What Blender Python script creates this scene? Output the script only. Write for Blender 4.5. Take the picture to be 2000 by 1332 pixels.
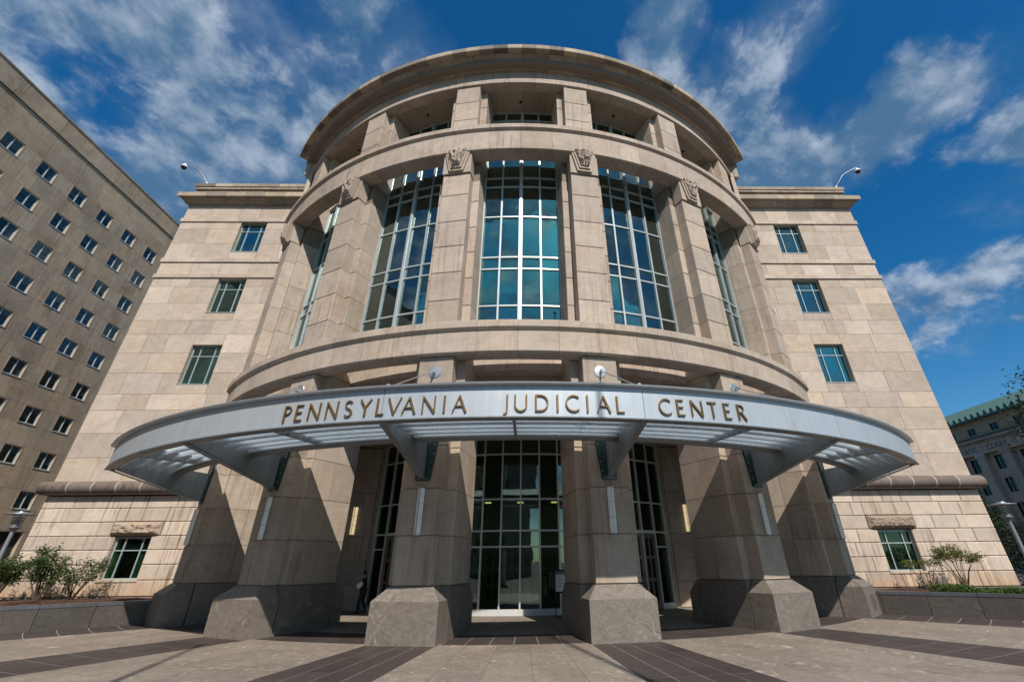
import bpy, bmesh, math, random
from math import sin, cos, pi, radians as rad, atan2, hypot, sqrt
from mathutils import Matrix, Vector, noise

for o in list(bpy.data.objects):
    bpy.data.objects.remove(o)
SC = bpy.context.scene
COL = SC.collection
RND = random.Random(7)

# ------------------------------------------------------------------ camera
CY = 35.394                       # y of the drum axis (x of the axis is 0)
FX, PITCH, ROLL, YAW = 869.7, rad(28.888), rad(-0.615), rad(1.27)
CAM = Vector((0.455, 0.0, 2.0))
fwd = Vector((sin(YAW)*cos(PITCH), cos(YAW)*cos(PITCH), sin(PITCH)))
rgt = Vector((cos(YAW), -sin(YAW), 0))
upv = rgt.cross(fwd)
r2 = rgt*cos(ROLL)+upv*sin(ROLL)
u2 = -rgt*sin(ROLL)+upv*cos(ROLL)
cd = bpy.data.cameras.new('camera')
cam = bpy.data.objects.new('camera', cd)
COL.objects.link(cam)
cam.matrix_world = Matrix(((r2.x, u2.x, -fwd.x, CAM.x), (r2.y, u2.y, -fwd.y, CAM.y), (r2.z, u2.z, -fwd.z, CAM.z), (0, 0, 0, 1)))
cd.sensor_width = 36
cd.sensor_fit = 'HORIZONTAL'
cd.lens = FX*36/2000
cd.shift_x = -51.82/2000
cd.shift_y = -45.86/2000
cd.clip_start = 0.1
cd.clip_end = 5000
SC.camera = cam


def pixdir(px, py):
    d = fwd + r2*((px-1051.82)/FX) - u2*((py-620.14)/FX)
    return d.normalized()


# ------------------------------------------------------------------ light
SUN_AZ, SUN_EL = rad(15), rad(46.7)      # to the right of straight behind the camera
sunvec = Vector((sin(SUN_AZ)*cos(SUN_EL), -cos(SUN_AZ)*cos(SUN_EL), sin(SUN_EL)))
ld = bpy.data.lights.new('sun', 'SUN')
ld.energy = 4.8
ld.angle = rad(0.55)
ld.color = (1.0, 0.935, 0.85)
sun = bpy.data.objects.new('sun', ld)
COL.objects.link(sun)
sun.rotation_euler = sunvec.to_track_quat('Z', 'Y').to_euler()
sun.location = (10, -30, 60)

SC.view_settings.view_transform = 'Standard'
SC.view_settings.look = 'None'
SC.view_settings.exposure = 0.22
SC.view_settings.gamma = 1.0
SC.view_settings.use_curve_mapping = False


# ------------------------------------------------------------------ node helpers
class NT:
    def __init__(s, tree):
        s.t = tree
        s.n = tree.nodes
        s.l = tree.links

    def node(s, typ, **kw):
        n = s.n.new(typ)
        for k, v in kw.items():
            setattr(n, k, v)
        return n

    def put(s, sock, v):
        if v is None:
            return
        if isinstance(v, bpy.types.NodeSocket):
            s.l.new(v, sock)
        else:
            if sock.type == 'RGBA' and hasattr(v, '__len__') and len(v) == 3:
                v = (*v, 1)
            sock.default_value = v

    def math(s, op, a, b=None, c=None, clamp=False):
        n = s.node('ShaderNodeMath', operation=op, use_clamp=clamp)
        s.put(n.inputs[0], a)
        s.put(n.inputs[1], b)
        s.put(n.inputs[2], c)
        return n.outputs[0]

    def vmath(s, op, a, b=None):
        n = s.node('ShaderNodeVectorMath', operation=op)
        s.put(n.inputs[0], a)
        s.put(n.inputs[1], b)
        return n.outputs['Value'] if op in ('DOT_PRODUCT', 'LENGTH') else n.outputs['Vector']

    def noise(s, vec, scale, detail=4, rough=0.55, dist=0.0, out='Fac', lac=2.0):
        n = s.node('ShaderNodeTexNoise')
        s.put(n.inputs['Vector'], vec)
        n.inputs['Scale'].default_value = scale
        n.inputs['Detail'].default_value = detail
        n.inputs['Roughness'].default_value = rough
        n.inputs['Lacunarity'].default_value = lac
        n.inputs['Distortion'].default_value = dist
        return n.outputs[out]

    def ramp(s, fac, stops, interp='LINEAR'):
        n = s.node('ShaderNodeValToRGB')
        n.color_ramp.interpolation = interp
        e = n.color_ramp.elements
        while len(e) < len(stops):
            e.new(0.5)
        for i, (p, c) in enumerate(stops):
            e[i].position = p
            e[i].color = (c, c, c, 1) if not hasattr(c, '__len__') else (*c, 1)
        s.put(n.inputs[0], fac)
        return n.outputs[0]

    def mix(s, fac, a, b, blend='MIX'):
        n = s.node('ShaderNodeMix', data_type='RGBA', blend_type=blend)
        s.put(n.inputs[0], fac)
        s.put(n.inputs[6], a)
        s.put(n.inputs[7], b)
        return n.outputs[2]

    def maprange(s, v, a, b, c, d, smooth=False):
        n = s.node('ShaderNodeMapRange', interpolation_type='SMOOTHSTEP' if smooth else 'LINEAR')
        s.put(n.inputs[0], v)
        for i, q in enumerate((a, b, c, d)):
            n.inputs[i+1].default_value = q
        return n.outputs[0]

    def mapping(s, vec, scale=(1, 1, 1), rot=(0, 0, 0), loc=(0, 0, 0)):
        n = s.node('ShaderNodeMapping')
        s.put(n.inputs[0], vec)
        n.inputs['Location'].default_value = loc
        n.inputs['Rotation'].default_value = rot
        n.inputs['Scale'].default_value = scale
        return n.outputs[0]


# ------------------------------------------------------------------ world : deep blue sky with broken cloud
world = bpy.data.worlds.new('World')
SC.world = world
world.use_nodes = True
W_ = NT(world.node_tree)
W_.n.clear()
wout = W_.node('ShaderNodeOutputWorld')
bg = W_.node('ShaderNodeBackground')
W_.l.new(bg.outputs[0], wout.inputs[0])
bg.inputs['Strength'].default_value = 0.1
sky = W_.node('ShaderNodeTexSky', sky_type='NISHITA')
sky.sun_disc = False
sky.sun_elevation = SUN_EL
sky.sun_rotation = pi - SUN_AZ
sky.altitude = 100
sky.air_density = 1.0
sky.dust_density = 0.6
sky.ozone_density = 3.0
wdir = W_.node('ShaderNodeTexCoord').outputs['Generated']
sep = W_.node('ShaderNodeSeparateXYZ')
W_.l.new(wdir, sep.inputs[0])
dz = W_.math('MAXIMUM', sep.outputs[2], 0.0)
den = W_.math('ADD', dz, 0.42)
comb = W_.node('ShaderNodeCombineXYZ')
W_.l.new(W_.math('DIVIDE', sep.outputs[0], den), comb.inputs[0])
W_.l.new(W_.math('DIVIDE', sep.outputs[1], den), comb.inputs[1])
plane = comb.outputs[0]
warp = W_.noise(plane, 2.2, 4, 0.55, out='Color')
pw = W_.vmath('ADD', plane, W_.vmath('SCALE', W_.vmath('SUBTRACT', warp, (0.5, 0.5, 0.5)), None))
for n in W_.n:
    if n.type == 'VECT_MATH' and n.operation == 'SCALE':
        n.inputs['Scale'].default_value = 0.12
streak = W_.mapping(pw, scale=(1.12, 0.94, 1.0), rot=(0, 0, rad(-38)))


def cloudfield(loc):
    v = W_.mapping(pw, loc=loc)
    a_ = W_.noise(W_.mapping(v, scale=(1.06, 0.98, 1.0), rot=(0, 0, rad(-38))), 4.8, 11, 0.61, 0.0)
    b_ = W_.noise(W_.mapping(v, loc=(3.1, 1.7, 0)), 12.0, 8, 0.62, 0.0)
    return a_, b_


nz1, nz2 = cloudfield((0, 0, 0))
nz1b, nz2b = cloudfield((0.012, -0.040, 0))
field = W_.math('ADD', W_.math('MULTIPLY', nz1, 2.1), W_.math('MULTIPLY', nz2, 0.9))
relief = W_.math('SUBTRACT', field, W_.math('ADD', W_.math('MULTIPLY', nz1b, 2.1), W_.math('MULTIPLY', nz2b, 0.9)))
field = W_.math('SUBTRACT', field, 1.17)
# where the clouds stand in the sky (directions on the sky dome)
BLOBS = [((60, 30), 8, 0.40), ((170, 60), 8, 0.61), ((430, 50), 8, 0.67), ((320, 30), 7, 0.72), ((200, 230), 8, 0.56), ((470, 190), 6, 0.72), ((600, 170), 6, 0.79), ((320, 150), 7, 0.64), ((640, 215), 4, 0.71),
         ((330, 300), 8, 0.76), ((500, 300), 8, 0.72), ((400, 370), 6, 0.66), ((725, 80), 6.5, 0.86), ((700, 0), 5, 0.44), ((560, 60), 4.5, -0.40), ((520, 120), 3, -0.25), ((648, 120), 2.6, -0.40), ((860, 40), 4, -0.30), ((960, 30), 12, -0.42), ((1120, 60), 6, -0.30),
         ((190, 190), 3.4, -0.45), ((110, 60), 3.5, -0.14), ((250, 400), 6, 0.46),
         ((1285, 60), 4, 0.88), ((1220, 10), 4, -0.10), ((1520, 100), 4.5, 0.56), ((1430, 190), 6, 0.63), ((1560, 240), 5, 0.49), ((1340, 150), 4, 0.50), ((1620, 30), 5, 0.30), ((1480, 290), 6, 0.59), ((1560, 345), 4.5, 0.85),
         ((1780, 215), 4.2, 0.84), ((1690, 275), 4, 0.88), ((1860, 160), 3.5, 0.40), ((1940, 330), 5, 0.75), ((1985, 290), 4, 0.44), ((1945, 565), 3.8, 0.92), ((1840, 605), 4.2, 0.98), ((1985, 430), 4, 0.51), ((1990, 150), 5, 0.30),
         ((1900, 740), 9, -0.50), ((1760, 450), 7, -0.45), ((1860, 450), 4, -0.25), ((1630, 170), 3.4, -0.50), ((1385, 70), 3, -0.20), ((1720, 100), 4, -0.45), ((1820, 340), 4, -0.55)]
cov = 0.0
neg = 0.0
for (px, py), r, w in BLOBS:
    dt = W_.vmath('DOT_PRODUCT', wdir, tuple(pixdir(px, py)))
    g = W_.maprange(dt, cos(rad(r*1.9)), 1.0, 0.0, w, True)
    if w > 0:
        cov = W_.math('MAXIMUM', cov, g)
    else:
        neg = W_.math('MINIMUM', neg, g)
cov = W_.math('ADD', cov, neg)
back = W_.maprange(sep.outputs[1], 0.30, -0.25, 0.0, 0.42, True)  # cloud thickened behind the camera, added for whiter fill and reflections
field2 = W_.math('ADD', W_.math('ADD', field, cov), back)
mask = W_.maprange(field2, 0.52, 0.98, 0.0, 1.0, True)
veil = W_.noise(W_.mapping(streak, loc=(1.3, 0.4, 0)), 1.7, 7, 0.60, 0.3)
thin = W_.maprange(W_.math('ADD', W_.math('ADD', W_.math('MULTIPLY', veil, 1.3), W_.math('MULTIPLY', nz2, 0.35)), W_.math('MULTIPLY', W_.math('ADD', cov, back), 0.55)), 0.92, 1.34, 0.0, 0.60, True)
mask = W_.math('MAXIMUM', mask, thin)
horizon = W_.maprange(sep.outputs[2], 0.02, 0.16, 0.0, 1.0, True)
mask = W_.math('MULTIPLY', mask, horizon)
shade = W_.noise(W_.mapping(pw, loc=(0.05, -0.08, 0)), 2.4, 6, 0.55, 0.1)
shv = W_.math('ADD', W_.math('MULTIPLY', relief, 1.9), W_.math('MULTIPLY', W_.math('SUBTRACT', shade, 0.5), 2.2))
shv = W_.math('SUBTRACT', shv, W_.math('MULTIPLY', W_.math('SUBTRACT', field2, 0.8), 0.25))
shv = W_.maprange(shv, -0.45, 1.0, 0.0, 1.0, True)
ccol = W_.mix(shv, (0.75, 1.60, 2.75), (4.3, 5.0, 5.9))
hs = W_.node('ShaderNodeHueSaturation')
W_.l.new(sky.outputs[0], hs.inputs['Color'])
hs.inputs['Saturation'].default_value = 1.28
hs.inputs['Value'].default_value = 1.0
skyc = W_.mix(1.0, hs.outputs[0], W_.mix(W_.maprange(sep.outputs[2], 0.05, 0.55, 0.0, 1.0, True), (0.72, 0.95, 0.98), (0.25, 0.88, 1.0)), 'MULTIPLY')
fin = W_.mix(W_.math('MULTIPLY', mask, 0.84), skyc, ccol)
W_.l.new(fin, bg.inputs['Color'])


# ------------------------------------------------------------------ materials
def material(name):
    m = bpy.data.materials.new(name)
    m.use_nodes = True
    t = NT(m.node_tree)
    t.n.clear()
    out = t.node('ShaderNodeOutputMaterial')
    return m, t, out


def principled(t, out, color, rough=0.6, metal=0.0, spec=0.5, bump=None, bstr=0.3, bdist=0.02, emit=None, estr=0):
    b = t.node('ShaderNodeBsdfPrincipled')
    t.put(b.inputs['Base Color'], color)
    t.put(b.inputs['Roughness'], rough)
    b.inputs['Metallic'].default_value = metal
    b.inputs['Specular IOR Level'].default_value = spec
    if bump is not None:
        bn = t.node('ShaderNodeBump')
        bn.inputs['Strength'].default_value = bstr
        bn.inputs['Distance'].default_value = bdist
        t.put(bn.inputs['Height'], bump)
        t.l.new(bn.outputs[0], b.inputs['Normal'])
    if emit:
        t.put(b.inputs['Emission Color'], emit)
        b.inputs['Emission Strength'].default_value = estr
    if out is not None:
        t.l.new(b.outputs[0], out.inputs[0])
    return b


def plain(name, color, rough=0.6, metal=0.0, spec=0.5, var=0.12, scale=6, emit=None, estr=0):
    m, t, out = material(name)
    pos = t.node('ShaderNodeNewGeometry').outputs['Position']
    nz = t.noise(pos, scale, 5, 0.6)
    c = t.mix(nz, tuple(q*(1-var) for q in color), tuple(min(1, q*(1+var)) for q in color))
    principled(t, out, c, rough, metal, spec, nz, 0.08, 0.01, emit, estr)
    return m


def stone(name, base, tones, grain=1.0, stain=0.35, streaks=0.0, rough=0.85, var=0.30, bstr=0.25, bed=0.5, rustz=0, patina=0.0):
    """limestone: every block gets its own tone, with bedding, mottling, weather streaks"""
    m, t, out = material(name)
    pos = t.node('ShaderNodeNewGeometry').outputs['Position']
    rnd = t.node('ShaderNodeObjectInfo').outputs['Random']
    tone = t.ramp(rnd, [(i/(len(tones)-1), c) for i, c in enumerate(tones)])
    col = t.mix(var*1.8 if var*1.8 < 1 else 1, base, tone)
    r2_ = t.math('FRACT', t.math('MULTIPLY', rnd, 37.7))
    col = t.mix(1.0, col, t.maprange(r2_, 0, 1, 0.86, 1.10), 'MULTIPLY')
    off = t.node('ShaderNodeCombineXYZ')
    t.put(off.inputs[0], t.math('MULTIPLY', rnd, 53.0))
    t.put(off.inputs[2], t.math('MULTIPLY', rnd, 91.0))
    lp = t.vmath('ADD', pos, off.outputs[0])
    mott = t.noise(lp, 1.5*grain, 6, 0.62, 0.6)
    fine = t.noise(lp, 28*grain, 3, 0.6)
    tilt = t.math('MULTIPLY', t.math('SUBTRACT', r2_, 0.5), 0.9)
    vr = t.node('ShaderNodeVectorRotate', rotation_type='Y_AXIS')
    t.put(vr.inputs['Vector'], lp)
    t.put(vr.inputs['Angle'], tilt)
    bedn = t.noise(t.mapping(vr.outputs[0], scale=(0.5, 0.5, 6.5)), 2.2*grain, 5, 0.6, 1.2)
    col = t.mix(1.0, col, t.maprange(mott, 0.25, 0.75, 0.83, 1.13), 'MULTIPLY')
    col = t.mix(bed, col, t.mix(1.0, col, t.ramp(bedn, [(0.3, (0.80, 0.77, 0.74)), (0.5, (1, 1, 1)), (0.72, (1.12, 1.12, 1.14))]), 'MULTIPLY'))
    col = t.mix(1.0, col, t.maprange(fine, 0.25, 0.75, 0.90, 1.08), 'MULTIPLY')
    if stain > 0:
        big = t.noise(pos, 0.33, 4, 0.6, 0.4)
        col = t.mix(t.maprange(big, 0.50, 0.80, 0.0, stain, True), col, t.mix(1.0, col, (0.70, 0.62, 0.53), 'MULTIPLY'))
    if streaks > 0:
        sx = t.noise(t.mapping(pos, scale=(1, 1, 0.05)), 7.0, 4, 0.65)
        patch = t.noise(t.mapping(pos, scale=(1, 1, 0.5)), 0.45, 3, 0.5)
        f = t.math('MULTIPLY', t.maprange(sx, 0.46, 0.68, 0, 1, True), t.maprange(patch, 0.38, 0.64, 0.0, streaks, True))
        col = t.mix(f, col, t.mix(1.0, col, (0.45, 0.38, 0.33), 'MULTIPLY'))
    if rustz:
        sz = t.node('ShaderNodeSeparateXYZ')
        t.put(sz.inputs[0], pos)
        zz = t.math('ADD', sz.outputs[2], t.math('MULTIPLY', t.math('SUBTRACT', t.noise(pos, 0.9, 4, 0.6), 0.5), 1.6))
        col = t.mix(t.maprange(zz, 1.75, 0.7, 0.0, 0.55, True), col, t.mix(1.0, col, (0.92, 0.66, 0.42), 'MULTIPLY'))
    if patina > 0:
        pt = t.noise(t.mapping(pos, scale=(1, 1, 0.7)), 0.22, 7, 0.68, 0.8)
        col = t.mix(t.maprange(pt, 0.50, 0.62, 0.0, patina, True), col, t.mix(1.0, col, (0.72, 0.76, 0.80), 'MULTIPLY'))
        sp = t.noise(pos, 1.1, 8, 0.7, 1.0)
        col = t.mix(t.maprange(sp, 0.62, 0.72, 0.0, patina, True), col, t.mix(1.0, col, (0.50, 0.47, 0.44), 'MULTIPLY'))
    col = t.mix(1.0, col, (0.955, 0.975, 1.02), 'MULTIPLY')
    h = t.math('ADD', t.math('MULTIPLY', fine, 0.5), t.math('MULTIPLY', bedn, 0.6))
    principled(t, out, col, rough, 0, 0.25, h, bstr, 0.02)
    return m


LB = (0.50, 0.395, 0.305)
LT = [(0.51, 0.415, 0.33), (0.455, 0.365, 0.29), (0.53, 0.415, 0.305), (0.43, 0.36, 0.305), (0.50, 0.385, 0.285), (0.55, 0.455, 0.37), (0.465, 0.375, 0.30), (0.49, 0.405, 0.33)]
M = {}
M['lime'] = stone('limestone', LB, LT, stain=0.35, streaks=0.15, var=0.42)
M['drum'] = stone('drum_limestone', (0.455, 0.365, 0.285), [(0.465, 0.38, 0.305), (0.425, 0.345, 0.28), (0.475, 0.365, 0.27), (0.44, 0.36, 0.29), (0.475, 0.39, 0.315)], var=0.3, stain=0.55, streaks=0.5)
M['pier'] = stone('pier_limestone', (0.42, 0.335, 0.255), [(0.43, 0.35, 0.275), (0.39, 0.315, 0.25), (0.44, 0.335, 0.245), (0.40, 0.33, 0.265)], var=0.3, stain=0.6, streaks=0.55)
M['rust'] = stone('rusticated_limestone', (0.55, 0.445, 0.345), [(0.57, 0.465, 0.37), (0.50, 0.405, 0.32), (0.57, 0.45, 0.34), (0.53, 0.445, 0.36)], var=0.25, stain=0.35, streaks=1.0, bed=0.25, rustz=1)
M['cornice'] = stone('weathered_cornice', (0.40, 0.315, 0.235), [(0.42, 0.335, 0.255), (0.35, 0.28, 0.215), (0.43, 0.33, 0.235), (0.30, 0.25, 0.205)], var=0.45, stain=0.7, streaks=0.9, patina=0.5)
M['fascia_stone'] = stone('stained_fascia_stone', (0.42, 0.335, 0.235), [(0.45, 0.36, 0.26), (0.11, 0.10, 0.095), (0.44, 0.36, 0.25), (0.38, 0.30, 0.22), (0.47, 0.39, 0.29), (0.16, 0.14, 0.125)], var=0.5, stain=0.5, streaks=0.6)
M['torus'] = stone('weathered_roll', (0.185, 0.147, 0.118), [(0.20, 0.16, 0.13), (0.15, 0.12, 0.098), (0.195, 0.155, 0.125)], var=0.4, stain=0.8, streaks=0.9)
M['rough'] = stone('rock_faced_stone', (0.36, 0.275, 0.195), [(0.37, 0.285, 0.205), (0.35, 0.27, 0.195)], grain=1.6, stain=0.6, streaks=0.5, bstr=1.0)
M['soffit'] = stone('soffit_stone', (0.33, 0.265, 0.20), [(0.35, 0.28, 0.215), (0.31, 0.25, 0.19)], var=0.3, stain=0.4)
M['granite'] = None
M['office'] = stone('aged_office_limestone', (0.48, 0.36, 0.245), [(0.50, 0.38, 0.265), (0.44, 0.335, 0.235), (0.50, 0.365, 0.235), (0.45, 0.35, 0.255)], var=0.4, stain=1.0, streaks=0.6, patina=0.5)
M['annex'] = stone('grey_old_stone', (0.40, 0.33, 0.26), [(0.41, 0.34, 0.27), (0.36, 0.30, 0.235)], var=0.3, stain=0.6, streaks=0.4)
M['attic'] = stone('buff_old_stone', (0.42, 0.33, 0.21), [(0.43, 0.34, 0.22), (0.38, 0.30, 0.20)], var=0.3, stain=0.6, streaks=0.4)
M['mortar'] = plain('mortar', (0.20, 0.16, 0.125), 0.9)
M['mortar_l'] = plain('pale_mortar', (0.40, 0.33, 0.26), 0.9)
M['office_joint'] = plain('office_joint', (0.40, 0.34, 0.26), 0.9)


def granite(name, base, rough, vein=0.5, var=0.14):
    m, t, out = material(name)
    pos = t.node('ShaderNodeNewGeometry').outputs['Position']
    rnd = t.node('ShaderNodeObjectInfo').outputs['Random']
    off = t.node('ShaderNodeCombineXYZ')
    t.put(off.inputs[0], t.math('MULTIPLY', rnd, 47.0))
    t.put(off.inputs[1], t.math('MULTIPLY', rnd, 29.0))
    lp = t.vmath('ADD', pos, off.outputs[0])
    warp_ = t.vmath('ADD', lp, t.vmath('MULTIPLY', t.noise(lp, 1.3, 3, 0.5, out='Color'), (0.9, 0.9, 0.9)))
    a = t.noise(t.mapping(warp_, scale=(1.0, 2.6, 2.6), rot=(0.3, 0.2, 0.5)), 3.2, 7, 0.62, 1.4)
    sp = t.noise(lp, 55, 2, 0.6)
    v = t.node('ShaderNodeTexWave', wave_type='BANDS')
    t.put(v.inputs['Vector'], t.mapping(warp_, rot=(0.5, 0.3, 0.6)))
    v.inputs['Scale'].default_value = 1.1
    v.inputs['Distortion'].default_value = 9.0
    v.inputs['Detail'].default_value = 5
    v.inputs['Detail Scale'].default_value = 2.2
    vein_ = t.maprange(v.outputs['Fac'], 0.92, 1.0, 0, vein, True)
    vm = t.maprange(t.noise(lp, 1.1, 3, 0.5), 0.45, 0.7, 0, 1, True)
    c = t.mix(1.0, base, t.maprange(a, 0.25, 0.75, 0.62, 1.42), 'MULTIPLY')
    c = t.mix(1.0, c, t.maprange(sp, 0.2, 0.8, 0.75, 1.25), 'MULTIPLY')
    c = t.mix(1.0, c, t.maprange(rnd, 0, 1, 1-var, 1+var), 'MULTIPLY')
    c = t.mix(t.math('MULTIPLY', vein_, vm), c, tuple(min(1, q*2.1+0.05) for q in base))
    fl = t.noise(t.mapping(warp_, scale=(1, 2.2, 1)), 7.0, 3, 0.6, 0.8)
    c = t.mix(t.maprange(fl, 0.70, 0.78, 0, vein*0.8, True), c, tuple(min(1, q*2.3+0.08) for q in base))
    dirt = t.noise(pos, 0.5, 5, 0.65, 0.5)
    c = t.mix(t.maprange(dirt, 0.45, 0.75, 0, 0.45, True), c, t.mix(1.0, c, (0.62, 0.57, 0.52), 'MULTIPLY'))
    if vein > 0.8:
        vo = t.node('ShaderNodeTexVoronoi')
        t.put(vo.inputs['Vector'], t.mapping(pos, scale=(1, 1, 0)))
        vo.inputs['Scale'].default_value = 2.3
        c = t.mix(t.maprange(vo.outputs['Distance'], 0.065, 0.045, 0, 0.55, True), c, (0.05, 0.045, 0.04))
    principled(t, out, c, t.maprange(a, 0.2, 0.8, rough-0.1, rough+0.12), 0, 0.4, t.math('ADD', sp, a), 0.15, 0.006)
    return m


M['granite'] = granite('grey_granite', (0.170, 0.145, 0.122), 0.6, 0.45)
M['granite_d'] = granite('planter_granite', (0.075, 0.063, 0.055), 0.55, 0.35)
M['granite_cap'] = granite('planter_cap_granite', (0.075, 0.078, 0.088), 0.35, 0.15)
M['slab'] = granite('paving_granite', (0.212, 0.175, 0.142), 0.65, 0.85, 0.10)
M['tile'] = granite('dark_paving_granite', (0.050, 0.038, 0.034), 0.6, 0.05, 0.16)
M['grout'] = plain('pale_grout', (0.25, 0.225, 0.20), 0.9)
M['grout_d'] = plain('dark_joint', (0.085, 0.072, 0.06), 0.9)


def metal(name, color, rough, metallic=0.9, streak=0.12, dirt=0.3, bump=0.03):
    m, t, out = material(name)
    pos = t.node('ShaderNodeNewGeometry').outputs['Position']
    s1 = t.noise(t.mapping(pos, scale=(1, 1, 0.06)), 5.5, 5, 0.6)
    s2 = t.noise(pos, 1.2, 5, 0.6)
    c = t.mix(1.0, color, t.maprange(s1, 0.3, 0.7, 1-streak, 1+streak), 'MULTIPLY')
    c = t.mix(t.maprange(s2, 0.5, 0.8, 0, dirt, True), c, t.mix(1.0, c, (0.6, 0.57, 0.53), 'MULTIPLY'))
    principled(t, out, c, t.maprange(s2, 0.2, 0.8, max(0.03, rough-0.08), rough+0.1), metallic, 0.5, s1, bump, 0.01)
    return m


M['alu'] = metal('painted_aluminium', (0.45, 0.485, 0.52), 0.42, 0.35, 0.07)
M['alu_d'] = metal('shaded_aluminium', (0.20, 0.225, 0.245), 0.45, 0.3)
M['louvre'] = metal('polished_louvre', (0.62, 0.68, 0.74), 0.3, 0.6, 0.05, 0.15)
M['teal'] = metal('teal_steel', (0.018, 0.048, 0.052), 0.45, 0.2)
M['bronze'] = metal('gilt_bronze', (0.21, 0.128, 0.048), 0.42, 0.6, 0.15, 0.3)
M['darkmetal'] = metal('dark_metal', (0.05, 0.045, 0.04), 0.4, 0.5)
M['door'] = metal('door_bronze', (0.20, 0.175, 0.145), 0.4, 0.5)
M['mullion'] = metal('window_mullion', (0.45, 0.49, 0.50), 0.4, 0.4, 0.04, 0.15)
M['wframe'] = metal('window_frame', (0.42, 0.50, 0.50), 0.4, 0.3, 0.05, 0.15)
M['oframe'] = metal('office_window_frame', (0.62, 0.62, 0.60), 0.45, 0.3, 0.05, 0.2)
M['steel'] = metal('stainless_steel', (0.42, 0.43, 0.44), 0.4, 0.7, 0.05, 0.2)
M['polegrey'] = metal('lamp_grey', (0.26, 0.27, 0.29), 0.4, 0.4)
M['white'] = plain('white_enamel', (0.72, 0.72, 0.70), 0.35)
M['black'] = plain('black_plastic', (0.012, 0.012, 0.014), 0.35)
M['void'] = plain('unlit_interior', (0.03, 0.033, 0.032), 0.9)
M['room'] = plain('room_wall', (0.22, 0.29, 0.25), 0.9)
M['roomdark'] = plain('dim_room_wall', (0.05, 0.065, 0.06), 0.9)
M['blind'] = None
M['mulch'] = plain('mulch', (0.075, 0.035, 0.020), 0.95, var=0.5, scale=30)
M['paper'] = plain('paper', (0.75, 0.74, 0.76), 0.7, var=0.02)
M['navy'] = plain('notice_blue', (0.02, 0.03, 0.14), 0.5)
M['ink'] = plain('printed_grey', (0.22, 0.21, 0.23), 0.7)
M['suit'] = plain('navy_suit_cloth', (0.018, 0.021, 0.032), 0.85, var=0.2, scale=30)
M['skin'] = plain('skin', (0.36, 0.20, 0.14), 0.6, var=0.06)
M['hair'] = plain('dark_hair', (0.012, 0.009, 0.007), 0.6)
M['shirt'] = plain('white_shirt', (0.65, 0.65, 0.66), 0.8)
M['shoe'] = plain('black_leather', (0.01, 0.009, 0.008), 0.3)
M['bark'] = plain('bark', (0.085, 0.058, 0.040), 0.9, var=0.35, scale=20)
M['copper'] = None
M['asphalt'] = plain('asphalt', (0.05, 0.05, 0.05), 0.9, var=0.2, scale=9)
M['lamp_on'] = plain('lit_lamp', (0.8, 0.72, 0.5), 0.4, emit=(1.0, 0.78, 0.42), estr=0.55)
M['lamp_warm'] = plain('lit_downlight', (0.8, 0.7, 0.4), 0.4, emit=(1.0, 0.78, 0.40), estr=1.2)


def blindmat(name, c, sc=28):
    m, t, out = material(name)
    pos = t.node('ShaderNodeNewGeometry').outputs['Position']
    w = t.node('ShaderNodeTexWave', wave_type='BANDS', bands_direction='Z')
    t.put(w.inputs['Vector'], pos)
    w.inputs['Scale'].default_value = sc
    col = t.mix(1.0, c, t.maprange(w.outputs['Fac'], 0, 1, 0.75, 1.1), 'MULTIPLY')
    principled(t, out, col, 0.8, 0, 0.2)
    return m


M['blind'] = blindmat('pale_blind', (0.78, 0.86, 0.76), 3)
M['curtain'] = plain('green_curtain', (0.13, 0.22, 0.15), 0.9)
M['slatblind'] = blindmat('green_slat_blind', (0.050, 0.070, 0.055), 7.5)
M['oblind'] = blindmat('grey_office_blind', (0.40, 0.37, 0.31), 5)


def glassmat(name, trans, refl, base=0.16, k=0.9, rough=0.0, wob=0.004, sc=0.8):
    m, t, out = material(name)
    pos = t.node('ShaderNodeNewGeometry').outputs['Position']
    rnd = t.node('ShaderNodeObjectInfo').outputs['Random']
    off = t.vmath('ADD', pos, None)
    cb = t.node('ShaderNodeCombineXYZ')
    t.put(cb.inputs[0], t.math('MULTIPLY', rnd, 63.0))
    t.put(cb.inputs[2], t.math('MULTIPLY', rnd, 17.0))
    off = t.vmath('ADD', pos, cb.outputs[0])
    bn = t.node('ShaderNodeBump')
    bn.inputs['Strength'].default_value = 1.0
    bn.inputs['Distance'].default_value = wob
    t.put(bn.inputs['Height'], t.noise(off, sc, 2, 0.4))
    g = t.node('ShaderNodeBsdfGlossy')
    t.put(g.inputs['Color'], refl)
    g.inputs['Roughness'].default_value = rough
    t.l.new(bn.outputs[0], g.inputs['Normal'])
    tr = t.node('ShaderNodeBsdfTransparent')
    t.put(tr.inputs['Color'], trans)
    fr = t.node('ShaderNodeFresnel')
    fr.inputs['IOR'].default_value = 1.5
    fac = t.math('ADD', t.math('MULTIPLY', fr.outputs[0], k), base, clamp=True)
    mx = t.node('ShaderNodeMixShader')
    t.put(mx.inputs[0], fac)
    t.l.new(tr.outputs[0], mx.inputs[1])
    t.l.new(g.outputs[0], mx.inputs[2])
    t.l.new(mx.outputs[0], out.inputs[0])
    return m


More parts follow.
